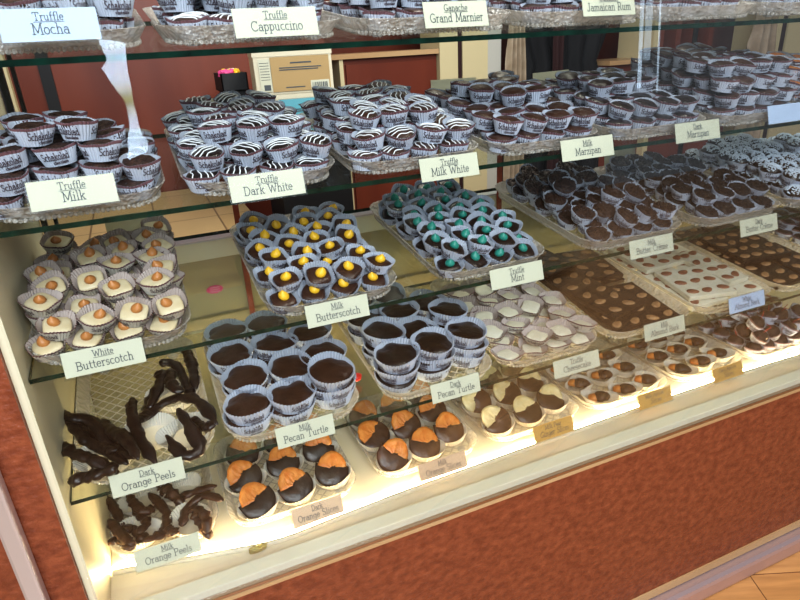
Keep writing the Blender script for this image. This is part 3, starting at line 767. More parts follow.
# loose orange peels (points on the shelf plane: x, y, height)
PEELCUP = cup_mesh(.030, .040, .020, 5, band=False, oval=.12, flutes=48, word=False, warm=True)
def place_cup(L, x, yy, label, group):
    o = link('paper_cup', PEELCUP, None, on_shelf(L, x, yy, .0075) @ Matrix.Rotation(rnd(0, 6), 4, 'Z')); tag(o, label, 'paper cup', group)
PEELS = [(1, "dark", 0.036, "dark chocolate orange peel", "Dark Orange Peels tray", [[(-0.2059, 0.1661), (-0.1832, 0.134), (-0.1554, 0.1219), (-0.1341, 0.0809), (-0.1139, 0.0469), (-0.0916, 0.0131)], [(-0.1899, 0.1535), (-0.1671, 0.0953), (-0.1402, 0.0633), (-0.1062, 0.0101)], [(-0.1462, 0.1345), (-0.125, 0.0873), (-0.1021, 0.0418), (-0.0894, -0.0019)], [(-0.1962, 0.0877), (-0.1776, 0.0505), (-0.1517, 0.0253), (-0.1182, -0.0074)], [(-0.1847, 0.0127), (-0.1627, 0.0075), (-0.1349, -0.0045), (-0.1153, -0.0042)], [(-0.0478, 0.1951), (-0.0683, 0.1471), (-0.0771, 0.11), (-0.0879, 0.0871)], [(-0.0916, 0.1453), (-0.0935, 0.1005), (-0.0864, 0.055), (-0.0689, -0.0015)], [(-0.0809, 0.1005), (-0.0562, 0.1299), (-0.0228, 0.1273), (0.0067, 0.0908), (0.0241, 0.0277)], [(-0.0447, 0.2347), (-0.0195, 0.2308), (-0.0077, 0.1711), (-0.0019, 0.1305)], [(0.0028, 0.2652), (0.0071, 0.2052), (0.0061, 0.1394)], [(-0.0284, 0.2137), (-0.0303, 0.1553), (-0.0157, 0.1303)], [(-0.0268, 0.0882), (-0.0154, 0.0449), (-0.0076, 0.0056), (-0.0298, 0.0005), (-0.0502, 0.0443)], [(-0.0111, 0.0813), (0.0011, 0.0484), (0.0211, 0.029)], [(-0.1802, 0.1382), (-0.1523, 0.1098), (-0.1343, 0.0657), (-0.1199, 0.0397)], [(-0.0698, 0.124), (-0.0454, 0.181), (-0.0471, 0.2041)]]),
 (0, "milk", 0.032, "milk chocolate orange peel", "Milk Orange Peels tray", [[(-0.0664, 0.136), (-0.0519, 0.1715), (-0.0196, 0.181), (0.0114, 0.1461)], [(-0.0432, 0.1424), (-0.0313, 0.1127), (-0.024, 0.0805)], [(-0.1006, 0.2625), (-0.0713, 0.2203), (-0.0327, 0.2075), (0.0062, 0.1947)], [(-0.2097, 0.2834), (-0.1824, 0.2434), (-0.1636, 0.1845)], [(-0.152, 0.2477), (-0.1304, 0.1921), (-0.1075, 0.1994)], [(-0.117, 0.2501), (-0.0893, 0.184), (-0.0999, 0.1295), (-0.1292, 0.1107)], [(-0.1854, 0.1954), (-0.1568, 0.1243), (-0.1468, 0.0981)], [(-0.0921, 0.1372), (-0.0765, 0.101)], [(-0.1637, 0.1612), (-0.1457, 0.1638), (-0.1287, 0.1269)], [(-0.2249, 0.2844), (-0.2086, 0.2502), (-0.186, 0.2388)], [(-0.1448, 0.2181), (-0.1238, 0.1647), (-0.1357, 0.1303)], [(-0.1002, 0.2693), (-0.0785, 0.2307), (-0.0579, 0.1912)], [(-0.1918, 0.1526), (-0.1707, 0.1477), (-0.1534, 0.1172), (-0.1571, 0.0979)], [(-0.0494, 0.1578), (-0.0354, 0.1446), (-0.0236, 0.1147), (-0.0268, 0.0875)]])]
for (L, mat, h, short, where, P) in PEELS:
    P = sorted(P, key=lambda q: sum(a[0] for a in q)/len(q))
    for i, pts in enumerate(P):
        base = shelf_matrix(L)
        loc = []
        for j, (x, yy) in enumerate(pts):
            loc.append(Vector((x, yy, h+.010*math.sin(i*2.3+j*1.1))))
        path = smooth_path(loc, 26); c = path[13]
        bm = bmesh.new()
        rad = [.0090*(1+.42*noise.noise(Vector((i*7.7, k*.35, L)))) for k in range(26)]
        rad[0] *= .3; rad[-1] *= .25; rad[1] *= .65; rad[-2] *= .55; rad[2] *= .85; rad[-3] *= .8
        tube(bm, [p-c for p in path], rad, 10, .45, .62)
        m = mesh_of('orange_peel', bm, M[mat], smooth=True)
        o = link('orange_peel', m, None, base @ Matrix.Translation(c))
        tag(o, '%s, %s from the case side, %s' % (short, (ORD+['twelfth', 'thirteenth', 'fourteenth', 'fifteenth', 'sixteenth'])[i], where), 'orange peel', short+'s')
for i, (x, yy, d_) in enumerate([(-.135, .850, 'at the front corner by the case side'), (-.070, .880, 'in the middle of the tray'), (-.022, .855, 'at the front beside the pecan turtles'), (-.030, .960, 'at the back under upright peels')]):
    place_cup(1, x, yy, 'white ruffled paper cup under dark orange peels, '+d_, 'paper cups under the dark orange peels')
# ---- deck
tray(0, -.186, .000, .27, .10, tl % ('milk orange peels', 'on the deck'))
tray(0, .014, .262, .29, .085, tl % ('dark orange slices', 'on the deck'))
tray(0, .300, .538, .29, .090, tl % ('milk orange slices', 'on the deck'))
tray(0, .556, .800, .29, .090, tl % ('pale dipped fruit slices', 'on the deck'))
tray(0, .815, 1.062, .29, .090, tl % ('dipped apricots by the first kraft card', 'on the deck'))
tray(0, 1.075, 1.310, .29, .090, tl % ('dipped apricots farther along', 'on the deck'))
tray(0, 1.322, 1.60, .27, .080, tl % ('chocolate cherries', 'on the deck'))
for i, (x, yy, d_) in enumerate([(-.140, .955, 'front by the case side'), (-.050, .945, 'front beside the dark orange slices'), (-.130, 1.045, 'back by the case side'), (-.060, 1.040, 'back of the tray')]):
    place_cup(0, x, yy, 'white ruffled paper cup under milk orange peels, '+d_, 'paper cups under the milk orange peels')
def slices(kinds, pts, short, where, group, rots, hz=.0065):
    for i, (x, yy) in enumerate(pts):
        k = kinds[i % len(kinds)]
        m = on_shelf(0, x, yy, hz)
        # slice leans back in its cup, turned by its own angle
        pm = Matrix.Translation((0, .004, .021)) @ Matrix.Rotation(math.radians(-50+rnd(-8, 8)), 4, 'X') @ Matrix.Rotation(math.radians(rots[i % len(rots)]), 4, 'Y')
        t = sweet(k, m, '%s in paper cup, %s row back, %s across, %s' % (short, ORD[i//3], ORD[i % 3], where), group, parts_mat=pm)
slices(['slice_dark'], [(.070, .930), (.145, .938), (.222, .950), (.060, 1.008), (.140, 1.020), (.218, 1.030), (.070, 1.090), (.150, 1.098), (.222, 1.108)],
       'dark-dipped orange slice', 'Dark Orange Slices tray', 'dark-dipped orange slices', [-25, -20, 20, -30, 8, 14, 25, 5, 10])
slices(['slice_milk'], [(.348, .935), (.422, .940), (.492, .965), (.340, 1.020), (.415, 1.020), (.492, 1.045), (.345, 1.098), (.420, 1.102), (.495, 1.120)],
       'milk-dipped orange slice', 'Milk Orange Slices tray', 'milk-dipped orange slices', [45, 20, 8, -40, -20, -10, 30, 0, 25])
slices(['pear_milk', 'pear_dark', 'pear_dark'], [(.600, .945), (.680, .945), (.755, .962), (.600, 1.028), (.680, 1.025), (.757, 1.045), (.602, 1.10), (.680, 1.105), (.757, 1.12)],
       'pale dipped slice', 'Milk Pear card tray', 'pale dipped fruit slices', [-35, -10, 35, -60, -40, 20, 20, -15, 10])
def apricots(pts, where, group):
    for i, (x, yy) in enumerate(pts):
        sweet('apricot', on_shelf(0, x, yy, .0065) @ Matrix.Rotation(math.radians(rnd(-35, 10)), 4, 'Z'), 'dipped apricot, %s row back, %s across, %s' % (ORD[i//3], ORD[i % 3], where), group)
apricots([(.862, .925), (.936, .925), (1.010, .935), (.860, .995), (.934, 1.00), (1.008, 1.005), (.862, 1.065), (.936, 1.07), (1.01, 1.075)], 'apricot tray nearer the pale slices', 'dipped apricots')
apricots([(1.120, .935), (1.192, .938), (1.262, .948), (1.120, 1.008), (1.192, 1.012), (1.262, 1.02), (1.122, 1.08), (1.194, 1.085), (1.264, 1.09)], 'apricot tray nearer the cherries', 'dipped apricots')
i = 0
for k, (nx_, ny_, xo, yo) in enumerate([(5, 4, 0, .04), (4, 4, 0, .05), (4, 3, .01, .07)]):
    for r in range(ny_):
        for c in range(nx_):
            x = 1.455+(c-(nx_-1)/2)*.050+rnd(-.004, .004); yy = .88+yo+r*.05+rnd(-.004, .004)
            big = 30 if k else 6
            m = on_shelf(0, x, yy, .008+k*.031) @ Matrix.Rotation(math.radians(rnd(-big, big)+(12 if k else 0)), 4, 'X') @ Matrix.Rotation(math.radians(rnd(-big, big)), 4, 'Y') @ Matrix.Rotation(rnd(0, 6.28), 4, 'Z')
            sweet('cherry', m, 'stemmed cherry, %s%s row back, %s across, cherry tray' % (LAY[3][k], ORD[r], ORD[c]), 'chocolate covered cherries')

# =================================================================== CARDS
CD = [(-.061, 1.397, .094, 'Truffle', 'Mocha', 'cardblue', .785), (.180, 1.391, .101, 'Truffle', 'Cappuccino', 'card', .785), (.424, 1.392, .096, 'Ganache', 'Grand Marnier', 'card', .785), (.680, 1.398, .097, 'Ganache', 'Jamaican Rum', 'card', .785),
      (-.081, 1.221, .092, 'Truffle', 'Milk', 'card', .785), (.143, 1.199, .097, 'Truffle', 'Dark White', 'card', .785), (.410, 1.190, .095, 'Truffle', 'Milk White', 'card', .785), (.660, 1.190, .103, 'Milk', 'Marzipan', 'card', .785), (.897, 1.193, .103, 'Dark', 'Marzipan', 'card', .785), (1.112, 1.204, .088, '', '', 'cardblue', .785),
      (-.096, 1.007, .096, 'White', 'Butterscotch', 'card', .785), (.220, 1.002, .096, 'Milk', 'Butterscotch', 'card', .785), (.532, .997, .102, 'Truffle', 'Mint', 'card', .785), (.822, .996, .102, 'Milk', 'Butter Crème', 'card', .785), (1.100, .991, .104, 'Dark', 'Butter Crème', 'card', .785),
      (-.083, .810, .098, 'Dark', 'Orange Peels', 'card', .785), (.149, .812, .092, 'Milk', 'Pecan Turtle', 'card', .785), (.414, .813, .093, 'Dark', 'Pecan Turtle', 'card', .785), (.670, .791, .104, 'Truffle', 'Cheesecake', 'card', .785), (.882, .815, .104, 'Milk', 'Almond Bark', 'card', .785), (1.108, .822, .104, 'White', 'Almond Bark', 'cardblue', .785),
      (-.091, .601, .103, 'Milk', 'Orange Peels', 'card', .862), (.166, .582, .095, 'Dark', 'Orange Slices', 'cardblush', .862), (.423, .590, .104, 'Milk', 'Orange Slices', 'cardblush', .862),
      (.687, .591, .100, 'Milk Pear', 'Ginger Slices', 'kraft', .862), (.968, .584, .098, 'Milk Apricot', 'Slices', 'kraft', .862), (1.197, .589, .097, 'Dark Apricot', 'Slices', 'kraft', .862)]
for i, (x, z, w, a, b, mt, yy) in enumerate(CD):
    col = {'card': 'cream', 'cardblue': 'bluish white', 'cardblush': 'blush', 'kraft': 'warm-lit kraft'}[mt]
    lab = ('%s name card reading %s %s, clipped to its tray front' % (col, a, b)) if b else 'bluish white name card with faint print beside the Dark Marzipan card'
    if yy > .8: q = .842/yy; x, w, z, yy = x*q, w*q, 1.36-(1.36-z)*q, .842
    name_card(x, z, w, a, b, M[mt], lab, y=yy, lean=16 if yy < .8 else 24, hand=(mt == 'kraft'))
# cards facing the shop assistant, seen from behind over the trays
for (x, yy, L, rot, lab) in [(.135, 1.140, 3, 0, 'blank back of a white card standing behind the Dark White truffles'), (.610, 1.140, 3, -4, 'blank back of a white card standing between the Milk White and Marzipan sweets'),
                        (.845, 1.135, 3, 5, 'blank back of a white card standing behind the Dark Marzipan sweets'), (-.035, 1.175, 2, 0, 'blank back of a white card behind the White Butterscotch squares'),
                        (1.07, 1.150, 2, 3, 'blank back of a white card behind the Dark Butter Crème tray'), (1.46, 1.165, 2, 5, 'blank back of a white card standing behind the coconut truffles'), (1.45, 1.14, 1, -30, 'blank back of a white card behind the dark almond bark')]:
    m = on_shelf(L, x, yy+.012, .042 if L == 3 else .040)
    t = thing('name_card', lab, 'name card', m @ Matrix.Rotation(math.radians(rot), 4, 'Z') @ Matrix.Rotation(math.radians(-12), 4, 'X'), 'cards facing the back of the case')
    part_box('card', M['card'], (-.05, .05, 0, .0008, -.018, .018), t)
    part_box('card_foot', M['holder'], (-.05, .05, .0, .0012, -.038, -.018), t)

# =================================================================== THE CASE
case = thing('display_case', 'long confectionery display case with red burl front, cream deck and glass shelves', 'display case', Matrix.Identity(4))
def cb(n, mat, *d, bev=0.0): return part_box(n, M[mat], d, case, bev)
cb('deck', 'deck', -.188, 2.3, .812, 1.20, .535, .5600)
cb('deck_apron', 'cream', -.188, 2.3, .800, .8125, .535, .563)
cb('front_lip', 'lip', -.188, 2.3, .778, .808, .560, .575, bev=.002)
cb('front_trim', 'trimmetal', -.60, 2.3, .770, .779, .5535, .5605, bev=.001)
cb('wood_strip', 'woodtrim', -.60, 2.3, .769, .779, .546, .553)
cb('fascia_panel', 'burl', -.188, 2.3, .772, .79, .085, .5455)
cb('bottom_strip', 'woodtrim', -.188, 2.3, .768, .79, .062, .085)
cb('kick_plate', 'kick', -.188, 2.3, .740, .79, .0, .058, bev=.012)
cb('body_panel', 'burl', -1.0, -.200, .768, 1.20, .0, 1.75)
cb('chrome_pole', 'chrome', -.262, -.240, .745, .767, .0, 1.75, bev=.004)
cb('side_panel', 'cream', -.1995, -.189, .777, 1.205, .0, 1.75)
cb('rear_panel', 'olive', -.188, 2.3, 1.205, 1.215, .535, .985)
cb('rear_rail', 'railcream', -.188, 2.3, 1.195, 1.222, .985, 1.021)
cb('rear_rail_cap', 'chrome', -.188, 2.3, 1.194, 1.223, 1.0215, 1.025)
cb('rear_post', 'steel', -.186, -.177, 1.198, 1.207, 1.026, 1.75)
cb('rear_post', 'steel', -.166, -.160, 1.198, 1.207, 1.026, 1.75)
cb('shelf_post', 'redpost', .143, .154, 1.188, 1.193, .60, 1.18)
cb('shelf_post', 'redpost', .745, .756, 1.188, 1.193, .60, 1.18)
cb('shelf_post', 'steel', 1.30, 1.312, 1.188, 1.193, .60, 1.75)
o = cb('front_glass', 'front', -.188, 2.3, .7600, .7602, .577, 1.75)
# light rope along the deck front
pts = [(-.205+.02, .912), (-.126, .900), (-.012, .874), (.092, .856), (.205, .862), (.330, .869), (.488, .873), (.690, .877), (.886, .881), (1.102, .883), (1.339, .882), (1.60, .875), (2.2, .875)]
bm = bmesh.new(); tube(bm, [p+Vector((0, -.006, 0)) for p in smooth_path([(x, y, .5635) for x, y in pts], 120)], .0036, 6)
ch = bmesh.new(); tube(ch, [p+Vector((0, -.0135, .0)) for p in smooth_path([(x, y, .5630) for x, y in pts], 120)], .0052, 8)
link('light_shield', mesh_of('light_shield', ch, M['deck'], True), case)  # added shield that keeps the rope's glow off the deck front
o = link('light_rope', mesh_of('light_rope', bm, M['led'])); tag(o, 'glowing warm white light rope running along the front of the deck', 'light')
# small things
def foil():
    bm = bmesh.new(); bmesh.ops.create_icosphere(bm, subdivisions=3, radius=1)
    for v in bm.verts:
        n = noise.noise(v.co*2.2); s = 1+.35*n; v.co = Vector((v.co.x*.010*s*(1+.5*abs(v.co.x)), v.co.y*.006*s, v.co.z*.008*s*(.6+.8*abs(v.co.x))))
    return mesh_of('foil', bm, M['gold'], smooth=False)
o = link('foil_wrapper', foil(), None, Matrix.Translation((.049, .834, .570))); tag(o, 'small crumpled green-gold foil twist lying on the deck by the light rope', 'wrapper')
bm = bmesh.new(); lathe(bm, [(.013, 0), (.0145, .0008), (.013, .0015)], 22, lambda c, t: Vector((c.x*1.15*(1+.06*math.cos(9*t)), c.y*.62*(1+.06*math.cos(9*t)), c.z)))
t = thing('sticker', 'small pink scalloped sticker on the olive panel between the butterscotch trays', 'sticker', Matrix.Translation((.083, 1.2045, .917)) @ Matrix.Rotation(PI/2, 4, 'X'))
link('sticker_backing', mesh_of('sticker_backing', bm, M['pink']), t)
bm = bmesh.new(); random.seed(3)
for k in range(3):
    tube(bm, [(-.009+j*.0023, .0045-k*.0045+rnd(-.001, .001), .0017) for j in range(9)], .0004, 4)
link('sticker_print', mesh_of('sticker_print', bm, M['icing']), t)
bm = bmesh.new(); bmesh.ops.create_uvsphere(bm, u_segments=14, v_segments=10, radius=.010)
for v in bm.verts: v.co.z *= .7; v.co.x *= 1.1+.2*(v.co.y > 0)
o = link('red_candy', mesh_of('red_candy', bm, M['red'], smooth=True), None, on_shelf(1, .272, .90, .0075)); tag(o, 'small shiny red candy on the shelf between the two pecan turtle trays', 'candy')

# =================================================================== BEHIND THE CASE
def struct(name, mat, *d):
    o = part_box(name, M[mat], d); o['kind'] = 'structure'; return o
struct('floor', 'oak', -3, 7, -3, 4.2, -.02, 0)
struct('wall_back', 'mahogany', -3, 7, 3.9, 4.0, 0, 2.9)
# low counter with a tiled top
ct = thing('back_counter', 'long tan tiled counter top behind the case with the cartons', 'counter')
part_box('counter_top', M['tile'], (-1.6, .31, 1.75, 2.63, .82, .85), ct)
part_box('counter_body', M['mahogany'], (-1.6, .30, 1.78, 2.6, .0, .82), ct)
wc = thing('wall_cabinet', 'red mahogany cabinet standing at the back of the tan counter', 'cabinet')
part_box('cabinet_body', M['mahogany'], (-.6, .80, 2.645, 2.9, .0, 2.2), wc)
part_box('dark_gap', M['black'], (-.278, -.238, 2.632, 2.6445, .86, 2.1), wc)
part_box('cream_frame', M['creamdoor'], (-1.0, -.372, 2.60, 2.66, .86, 2.2), wc)
part_box('cream_frame_edge', M['black'], (-.43, -.40, 2.595, 2.66, .86, 2.2), wc)
# things from px 340 to the edge, about three metres away
Yb = 3.0
def bb(k0, k1): return (k0*Yb, k1*Yb)
cab = thing('low_cabinet', 'mahogany cabinet door with a small round knob beside cream doors', 'cabinet')
part_box('cabinet_body', M['mahogany'], (.99, 1.50, 3.0, 3.3, 0, 1.30), cab)
part_box('cabinet_door', M['mahogany'], (1.0, 1.485, 2.985, 2.999, .05, 1.275), cab)
part_box('cream_stile', M['creamdoor'], (.965, .985, 2.98, 3.3, 0, 1.30), cab)
part_box('top_board', M['woodtrim'], (.80, 1.50, 2.97, 3.3, 1.302, 1.325), cab)
bm = bmesh.new(); lathe(bm, [(.004, 0), (.005, .012), (.013, .016), (.015, .022), (.010, .030)], 16)
link('knob', mesh_of('knob', bm, M['brass'], True), cab, Matrix.Translation((1.462, 2.985, 1.16)) @ Matrix.Rotation(PI/2, 4, 'X'))
pc = thing('panelled_doors', 'pair of tall cream and grey cupboard doors beside the mahogany cabinet', 'cupboard')
part_box('cream_door', M['creamdoor'], (1.505, 1.61, 2.97, 3.2, 0, 2.3), pc)
part_box('dark_gap', M['winered'], (1.612, 1.636, 2.975, 3.2, 0, 2.3), pc)
part_box('cream_door', M['creamdoor'], (1.638, 1.79, 2.97, 3.2, 0, 2.3), pc)
part_box('grey_door', M['greydoor'], (1.792, 1.875, 2.975, 3.2, 0, 2.3), pc)
def drapery(x0, x1, y, z0, z1, folds, amp, mat, name, label, cat):
    bm = bmesh.new(); nx, nz = 48, 20; vs = []
    for j in range(nz+1):
        z = z0+(z1-z0)*j/nz; row = []
        pin = 1-.22*math.exp(-((z-(z0+z1)/2-.1)/.12)**2)
        for i in range(nx+1):
            u = i/nx; x = (x0+x1)/2+(x0-x1)*(.5-u)*pin*1.0
            row.append(bm.verts.new((x, y-amp*abs(math.sin(u*PI*folds+.6*math.sin(z*5))), z)))
        vs.append(row)
    for j in range(nz):
        for i in range(nx): bm.faces.new((vs[j][i], vs[j][i+1], vs[j+1][i+1], vs[j+1][i]))
    o = link(name, mesh_of(name, bm, M[mat], True)); tag(o, label, cat); return o
drapery(1.88, 2.00, 2.95, .6, 2.0, 4, .05, 'drape', 'gathered_drape', 'gathered beige drape hanging beside the grey cupboard door', 'drape')
drapery(1.96, 2.64, 3.04, .0, 2.2, 5, .05, 'navy', 'black_drape', 'black drape hanging between the beige drape and a red cabinet', 'drape')
drapery(2.19, 2.27, 2.96, .0, 2.2, 2, .03, 'winered', 'wine_red_drape', 'narrow wine red strip of cloth in front of the black drape', 'drape')
c2 = thing('open_shelving', 'mahogany shelving with pale top board behind the stacked truffles', 'cabinet')
part_box('cabinet_body', M['mahogany'], (2.64, 3.72, 3.05, 3.3, 0, 1.17), c2)
part_box('top_board', M['woodtrim'], (2.64, 3.72, 3.0, 3.3, 1.175, 1.20), c2)
part_box('upright', M['creamdoor'], (2.96, 3.0, 3.0, 3.3, 0, 1.5), c2)
part_box('back_board', M['black'], (3.01, 3.7, 3.28, 3.3, 1.2, 1.6), c2)
for k in range(4): part_box('divider', M['mahogany'], (3.10+k*.14, 3.14+k*.14, 3.1, 3.27, 1.2, 1.6), c2)
drapery(3.62, 3.84, 2.9, .6, 1.9, 3, .07, 'drape', 'tied_drape', 'brownish beige tied drape beside the tall cream doors', 'drape')
pd = thing('tall_cream_doors', 'two tall cream doors with a dark seam behind the stacked truffles', 'cupboard')
part_box('cream_door', M['creamdoor'], (3.86, 4.02, 2.97, 3.2, 0, 2.3), pd)
part_box('dark_gap', M['winered'], (4.022, 4.075, 2.98, 3.2, 0, 2.3), pd)
part_box('cream_door', M['creamdoor'], (4.08, 5.0, 2.97, 3.2, 0, 2.3), pd)

# cartons on the counter
def carton(z, mat, label, dx=0.0, rot=0.0):
    W, D, Hh = .215, .30, .118
    m = Matrix.Translation((.527+dx, 1.98, z)) @ Matrix.Rotation(math.radians(rot), 4, 'Z')
    t = thing('carton', label, 'box', m, 'cartons stacked on the tan counter')
    return t
def cartonset(z, mat, label, dx, rot, side):
    W, D, Hh = .24, .30, .122
    m = Matrix.Translation((.505+dx, 2.10, z)) @ Matrix.Rotation(math.radians(rot), 4, 'Z')
    t = thing('carton', label, 'box', m, 'cartons stacked behind the case')
    part_box('box', M['boxwhite'], (-W/2, W/2, -D/2, D/2, 0, Hh), t, bev=.002)
    part_box('box_lid', M['boxwhite'], (-W/2-.002, W/2+.002, -D/2-.002, D/2+.002, Hh-.012, Hh+.001), t)
    part_box('product_label', M[mat], (-W/2+.050, W/2-.010, -D/2-.004, -D/2-.0025, .008, Hh-.014), t)
    part_box('facts_panel', M['card'], (-W/2+.014, -W/2+.048, -D/2-.0045, -D/2-.0025, .010, Hh-.018), t)
    bm = bmesh.new(); random.seed(int(z*100)); y = -D/2-.0052
    def q(x0, x1, z0, z1): bm.faces.new([bm.verts.new((a, y, b)) for a, b in ((x0, z0), (x1, z0), (x1, z1), (x0, z1))])
    for k in range(7): q(-W/2+.017, -W/2+.045, Hh-.030-k*.008, Hh-.0285-k*.008)
    q(-W/2+.024, -W/2+.044, .014, .030)
    q(-.01, .055, Hh-.034, Hh-.030); q(-.045, .085, Hh-.047, Hh-.044); q(-.045, .075, Hh-.053, Hh-.050); q(-.03, .03, .018, .021)
    link('print', mesh_of('print', bm, M['text']), t)
    part_box('barcode_patch', M['card'], (.048, .106, -D/2-.0046, -D/2-.0026, .008, .036), t)
    bm = bmesh.new(); x = .053
    while x < .101:
        w_ = random.choice((.0012, .0022, .0035)); q2 = [(x, .011), (x+w_, .011), (x+w_, .030), (x, .030)]
        bm.faces.new([bm.verts.new((a, -D/2-.0058, b)) for a, b in q2]); x += w_+random.choice((.0015, .0025))
    link('barcode', mesh_of('barcode', bm, M['text']), t)
    return t
st = thing('side_stand', 'dark stand under the cartons behind the case', 'stand')
part_box('stand_top', M['black'], (.385, .66, 1.93, 2.20, 1.085, 1.105), st)
part_box('stand_body', M['black'], (.40, .64, 1.95, 2.18, 0, 1.085), st)
for i in range(2, 4):
    cartonset(.862+i*.1235, 'boxblue' if i == 2 else 'boxtan', ['lowest carton of the stack, hidden behind truffles', 'cream carton second from the bottom of the stack', 'cream carton with blue label under the top one', 'topmost cream carton with tan label and barcode'][i], (.012 if i == 2 else 0), -8, 0)
# small dark tray of wrapped sweets to the left of the cartons
tb = thing('dark_box', 'open dark box with wrapped sweets beside the top carton', 'box', Matrix.Translation((.365, 2.36, 1.235)))
bm = bmesh.new(); add_box(bm, -.06, .03, -.09, .09, 0, .004); add_box(bm, -.06, -.056, -.09, .09, 0, .06); add_box(bm, .026, .03, -.09, .09, 0, .06); add_box(bm, -.06, .03, -.09, -.086, 0, .06); add_box(bm, -.06, .03, .086, .09, 0, .06)
link('box_shell', mesh_of('box_shell', bm, M['black']), tb)
part_box('box_support', M['black'], (-.05, .02, -.08, .08, -.39, 0), tb)
for i, (dx, dy, mt) in enumerate([(-.03, -.06, 'pink'), (0, -.05, 'yellow'), (-.02, .0, 'yellow'), (.0, .04, 'boxwhite')]):
    o = link('wrapped_sweet', foil(), None, Matrix.Translation((.365+dx, 2.36+dy, 1.235+.058)) @ Matrix.Rotation(i*1.3, 4, 'Z') @ Matrix.Scale(2.2, 4))
    o.data.materials[0] = M[mt]; tag(o, ['pink wrapped sweet at the front of the dark box', 'yellow wrapped sweet beside the pink one', 'yellow wrapped sweet in the middle of the dark box', 'cream wrapped sweet at the back of the dark box'][i], 'sweet', 'wrapped sweets in the dark box')

# =================================================================== LIGHT
w = bpy.data.worlds.new('shop_light'); sc.world = w; w.use_nodes = True
bgn = w.node_tree.nodes['Background']; bgn.inputs['Color'].default_value = (.86, .92, 1.0, 1); bgn.inputs['Strength'].default_value = .20
def area(name, loc, target, sx, sy, power, col):
    l = bpy.data.lights.new(name, 'AREA'); l.shape = 'RECTANGLE'; l.size = sx; l.size_y = sy; l.energy = power; l.color = col
    o = bpy.data.objects.new(name, l); C.objects.link(o); o.location = loc
    o.rotation_euler = (Vector(target)-Vector(loc)).to_track_quat('-Z', 'Y').to_euler(); return o
area('window_light', (-.2, -1.9, 2.9), (.5, .95, .95), 2.8, 1.6, 160, (.88, .94, 1.0))
area('ceiling_lamp', (1.0, .95, 2.6), (.8, 1.0, .9), 2.4, .5, 42, (1.0, .93, .82))
area('back_room_lamp', (1.0, 2.2, 2.7), (1.0, 3.0, 1.0), 3.0, .8, 9, (1.0, .93, .80))

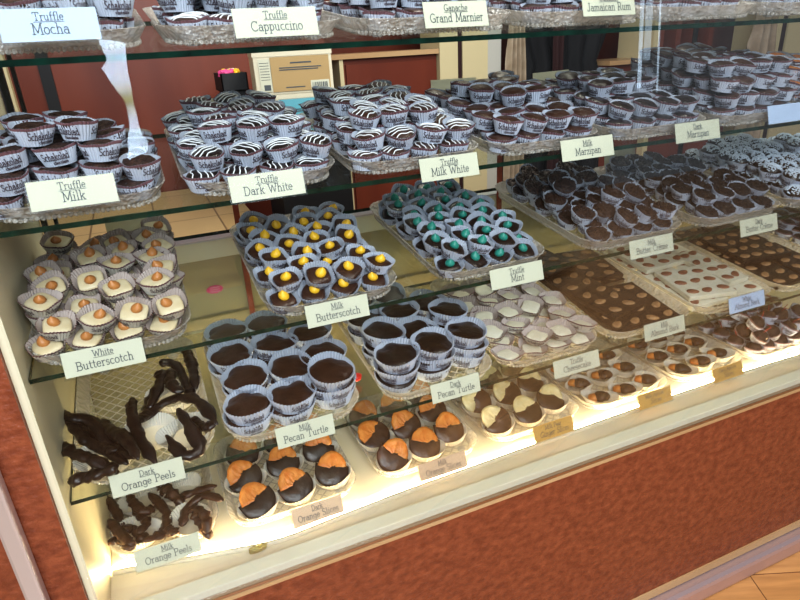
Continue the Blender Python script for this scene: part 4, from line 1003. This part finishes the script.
def glow_cutout(name, pts, mt):  # unseen glowing cutouts, added and shaped to mirror in the front glass
    bm = bmesh.new(); bm.faces.new([bm.verts.new((x, -2.48, z)) for x, z in pts])
    o = link(name, mesh_of(name, bm, mt)); o['kind'] = 'structure'
def reflected_outdoors_mat():
    m, nt, out = new_mat('reflected_outdoors')
    e = nt.nodes.new('ShaderNodeEmission'); e.inputs['Strength'].default_value = 42
    tc = nt.nodes.new('ShaderNodeTexCoord'); n = nt.nodes.new('ShaderNodeTexNoise'); n.inputs['Scale'].default_value = 16
    nt.links.new(tc.outputs['Object'], n.inputs['Vector'])
    sp = nt.nodes.new('ShaderNodeSeparateXYZ'); nt.links.new(tc.outputs['Object'], sp.inputs[0])
    band = nt.nodes.new('ShaderNodeMapRange'); band.inputs['From Min'].default_value = .0; band.inputs['From Max'].default_value = .12
    ab = nt.nodes.new('ShaderNodeMath'); ab.operation = 'SUBTRACT'; ab.inputs[1].default_value = 1.14
    a2 = nt.nodes.new('ShaderNodeMath'); a2.operation = 'ABSOLUTE'
    nt.links.new(sp.outputs['Z'], ab.inputs[0]); nt.links.new(ab.outputs[0], a2.inputs[0]); nt.links.new(a2.outputs[0], band.inputs['Value'])
    r1 = nt.nodes.new('ShaderNodeValToRGB'); r1.color_ramp.elements[0].color = (.12, .22, .05, 1); r1.color_ramp.elements[1].color = (.55, .62, .35, 1)
    r1.color_ramp.elements[0].position = .4; r1.color_ramp.elements[1].position = .6
    nt.links.new(n.outputs['Fac'], r1.inputs['Fac'])
    mx = nt.nodes.new('ShaderNodeMixRGB'); mx.inputs[2].default_value = (.62, .80, 1.0, 1)
    nt.links.new(band.outputs['Result'], mx.inputs['Fac']); nt.links.new(r1.outputs['Color'], mx.inputs[1])
    nt.links.new(mx.outputs['Color'], e.inputs['Color']); nt.links.new(e.outputs['Emission'], out.inputs['Surface']); return m
ST = reflected_outdoors_mat()
glow_cutout('reflection_panel_1', [(-0.092, 1.468), (0.042, 1.445), (0.028, 1.339), (0.02, 1.129), (0.026, 0.936), (0.056, 0.893), (0.034, 0.836), (-0.078, 0.799), (-0.055, 0.925), (-0.022, 1.018), (-0.025, 1.132), (-0.063, 1.209), (-0.086, 1.265), (-0.109, 1.321), (-0.07, 1.354), (-0.08, 1.407)], ST)
glow_cutout('reflection_panel_2', [(3.739, 1.973), (3.777, 1.973), (3.864, 0.922), (3.821, 0.925)], emit('reflected_strip', (.66, .82, 1.0), 2.2))  # added glowing strips, mirrored by the pane as pale upright lines
glow_cutout('reflection_panel_3', [(3.806, 1.973), (3.874, 1.974), (3.929, 1.132), (3.855, 1.136)], emit('reflected_strip', (.66, .82, 1.0), 1.4))
glow_cutout('reflection_panel_4', [(3.923, 1.974), (3.943, 1.974), (4.052, 0.877), (4.031, 0.879)], emit('reflected_strip', (.66, .82, 1.0), 2))

# =================================================================== CAMERA
import mathutils
Rm = ((0.91643762, -0.19947696, 0.34691645), (-0.3968977, -0.34231005, 0.85164314), (-0.0511302, -0.91816816, -0.39287776))
cam = bpy.data.cameras.new('camera'); co = bpy.data.objects.new('camera', cam); C.objects.link(co)
cam.sensor_width = 36; cam.lens = 600/800*36; cam.clip_start = .02
# camera axes in the world: right, up, back
m3 = Matrix(((Rm[0][0], -Rm[0][1], -Rm[0][2]), (Rm[1][0], -Rm[1][1], -Rm[1][2]), (Rm[2][0], -Rm[2][1], -Rm[2][2])))
co.matrix_world = Matrix.Translation((0, 0, 1.36)) @ m3.to_4x4()
sc.camera = co
sc.view_settings.view_transform = 'Standard'
try: sc.view_settings.look = 'Medium High Contrast'
except TypeError: sc.view_settings.gamma = .92
print('LOOK', sc.view_settings.look)
sc.cycles.transparent_max_bounces = 32
sc.cycles.max_bounces = 8
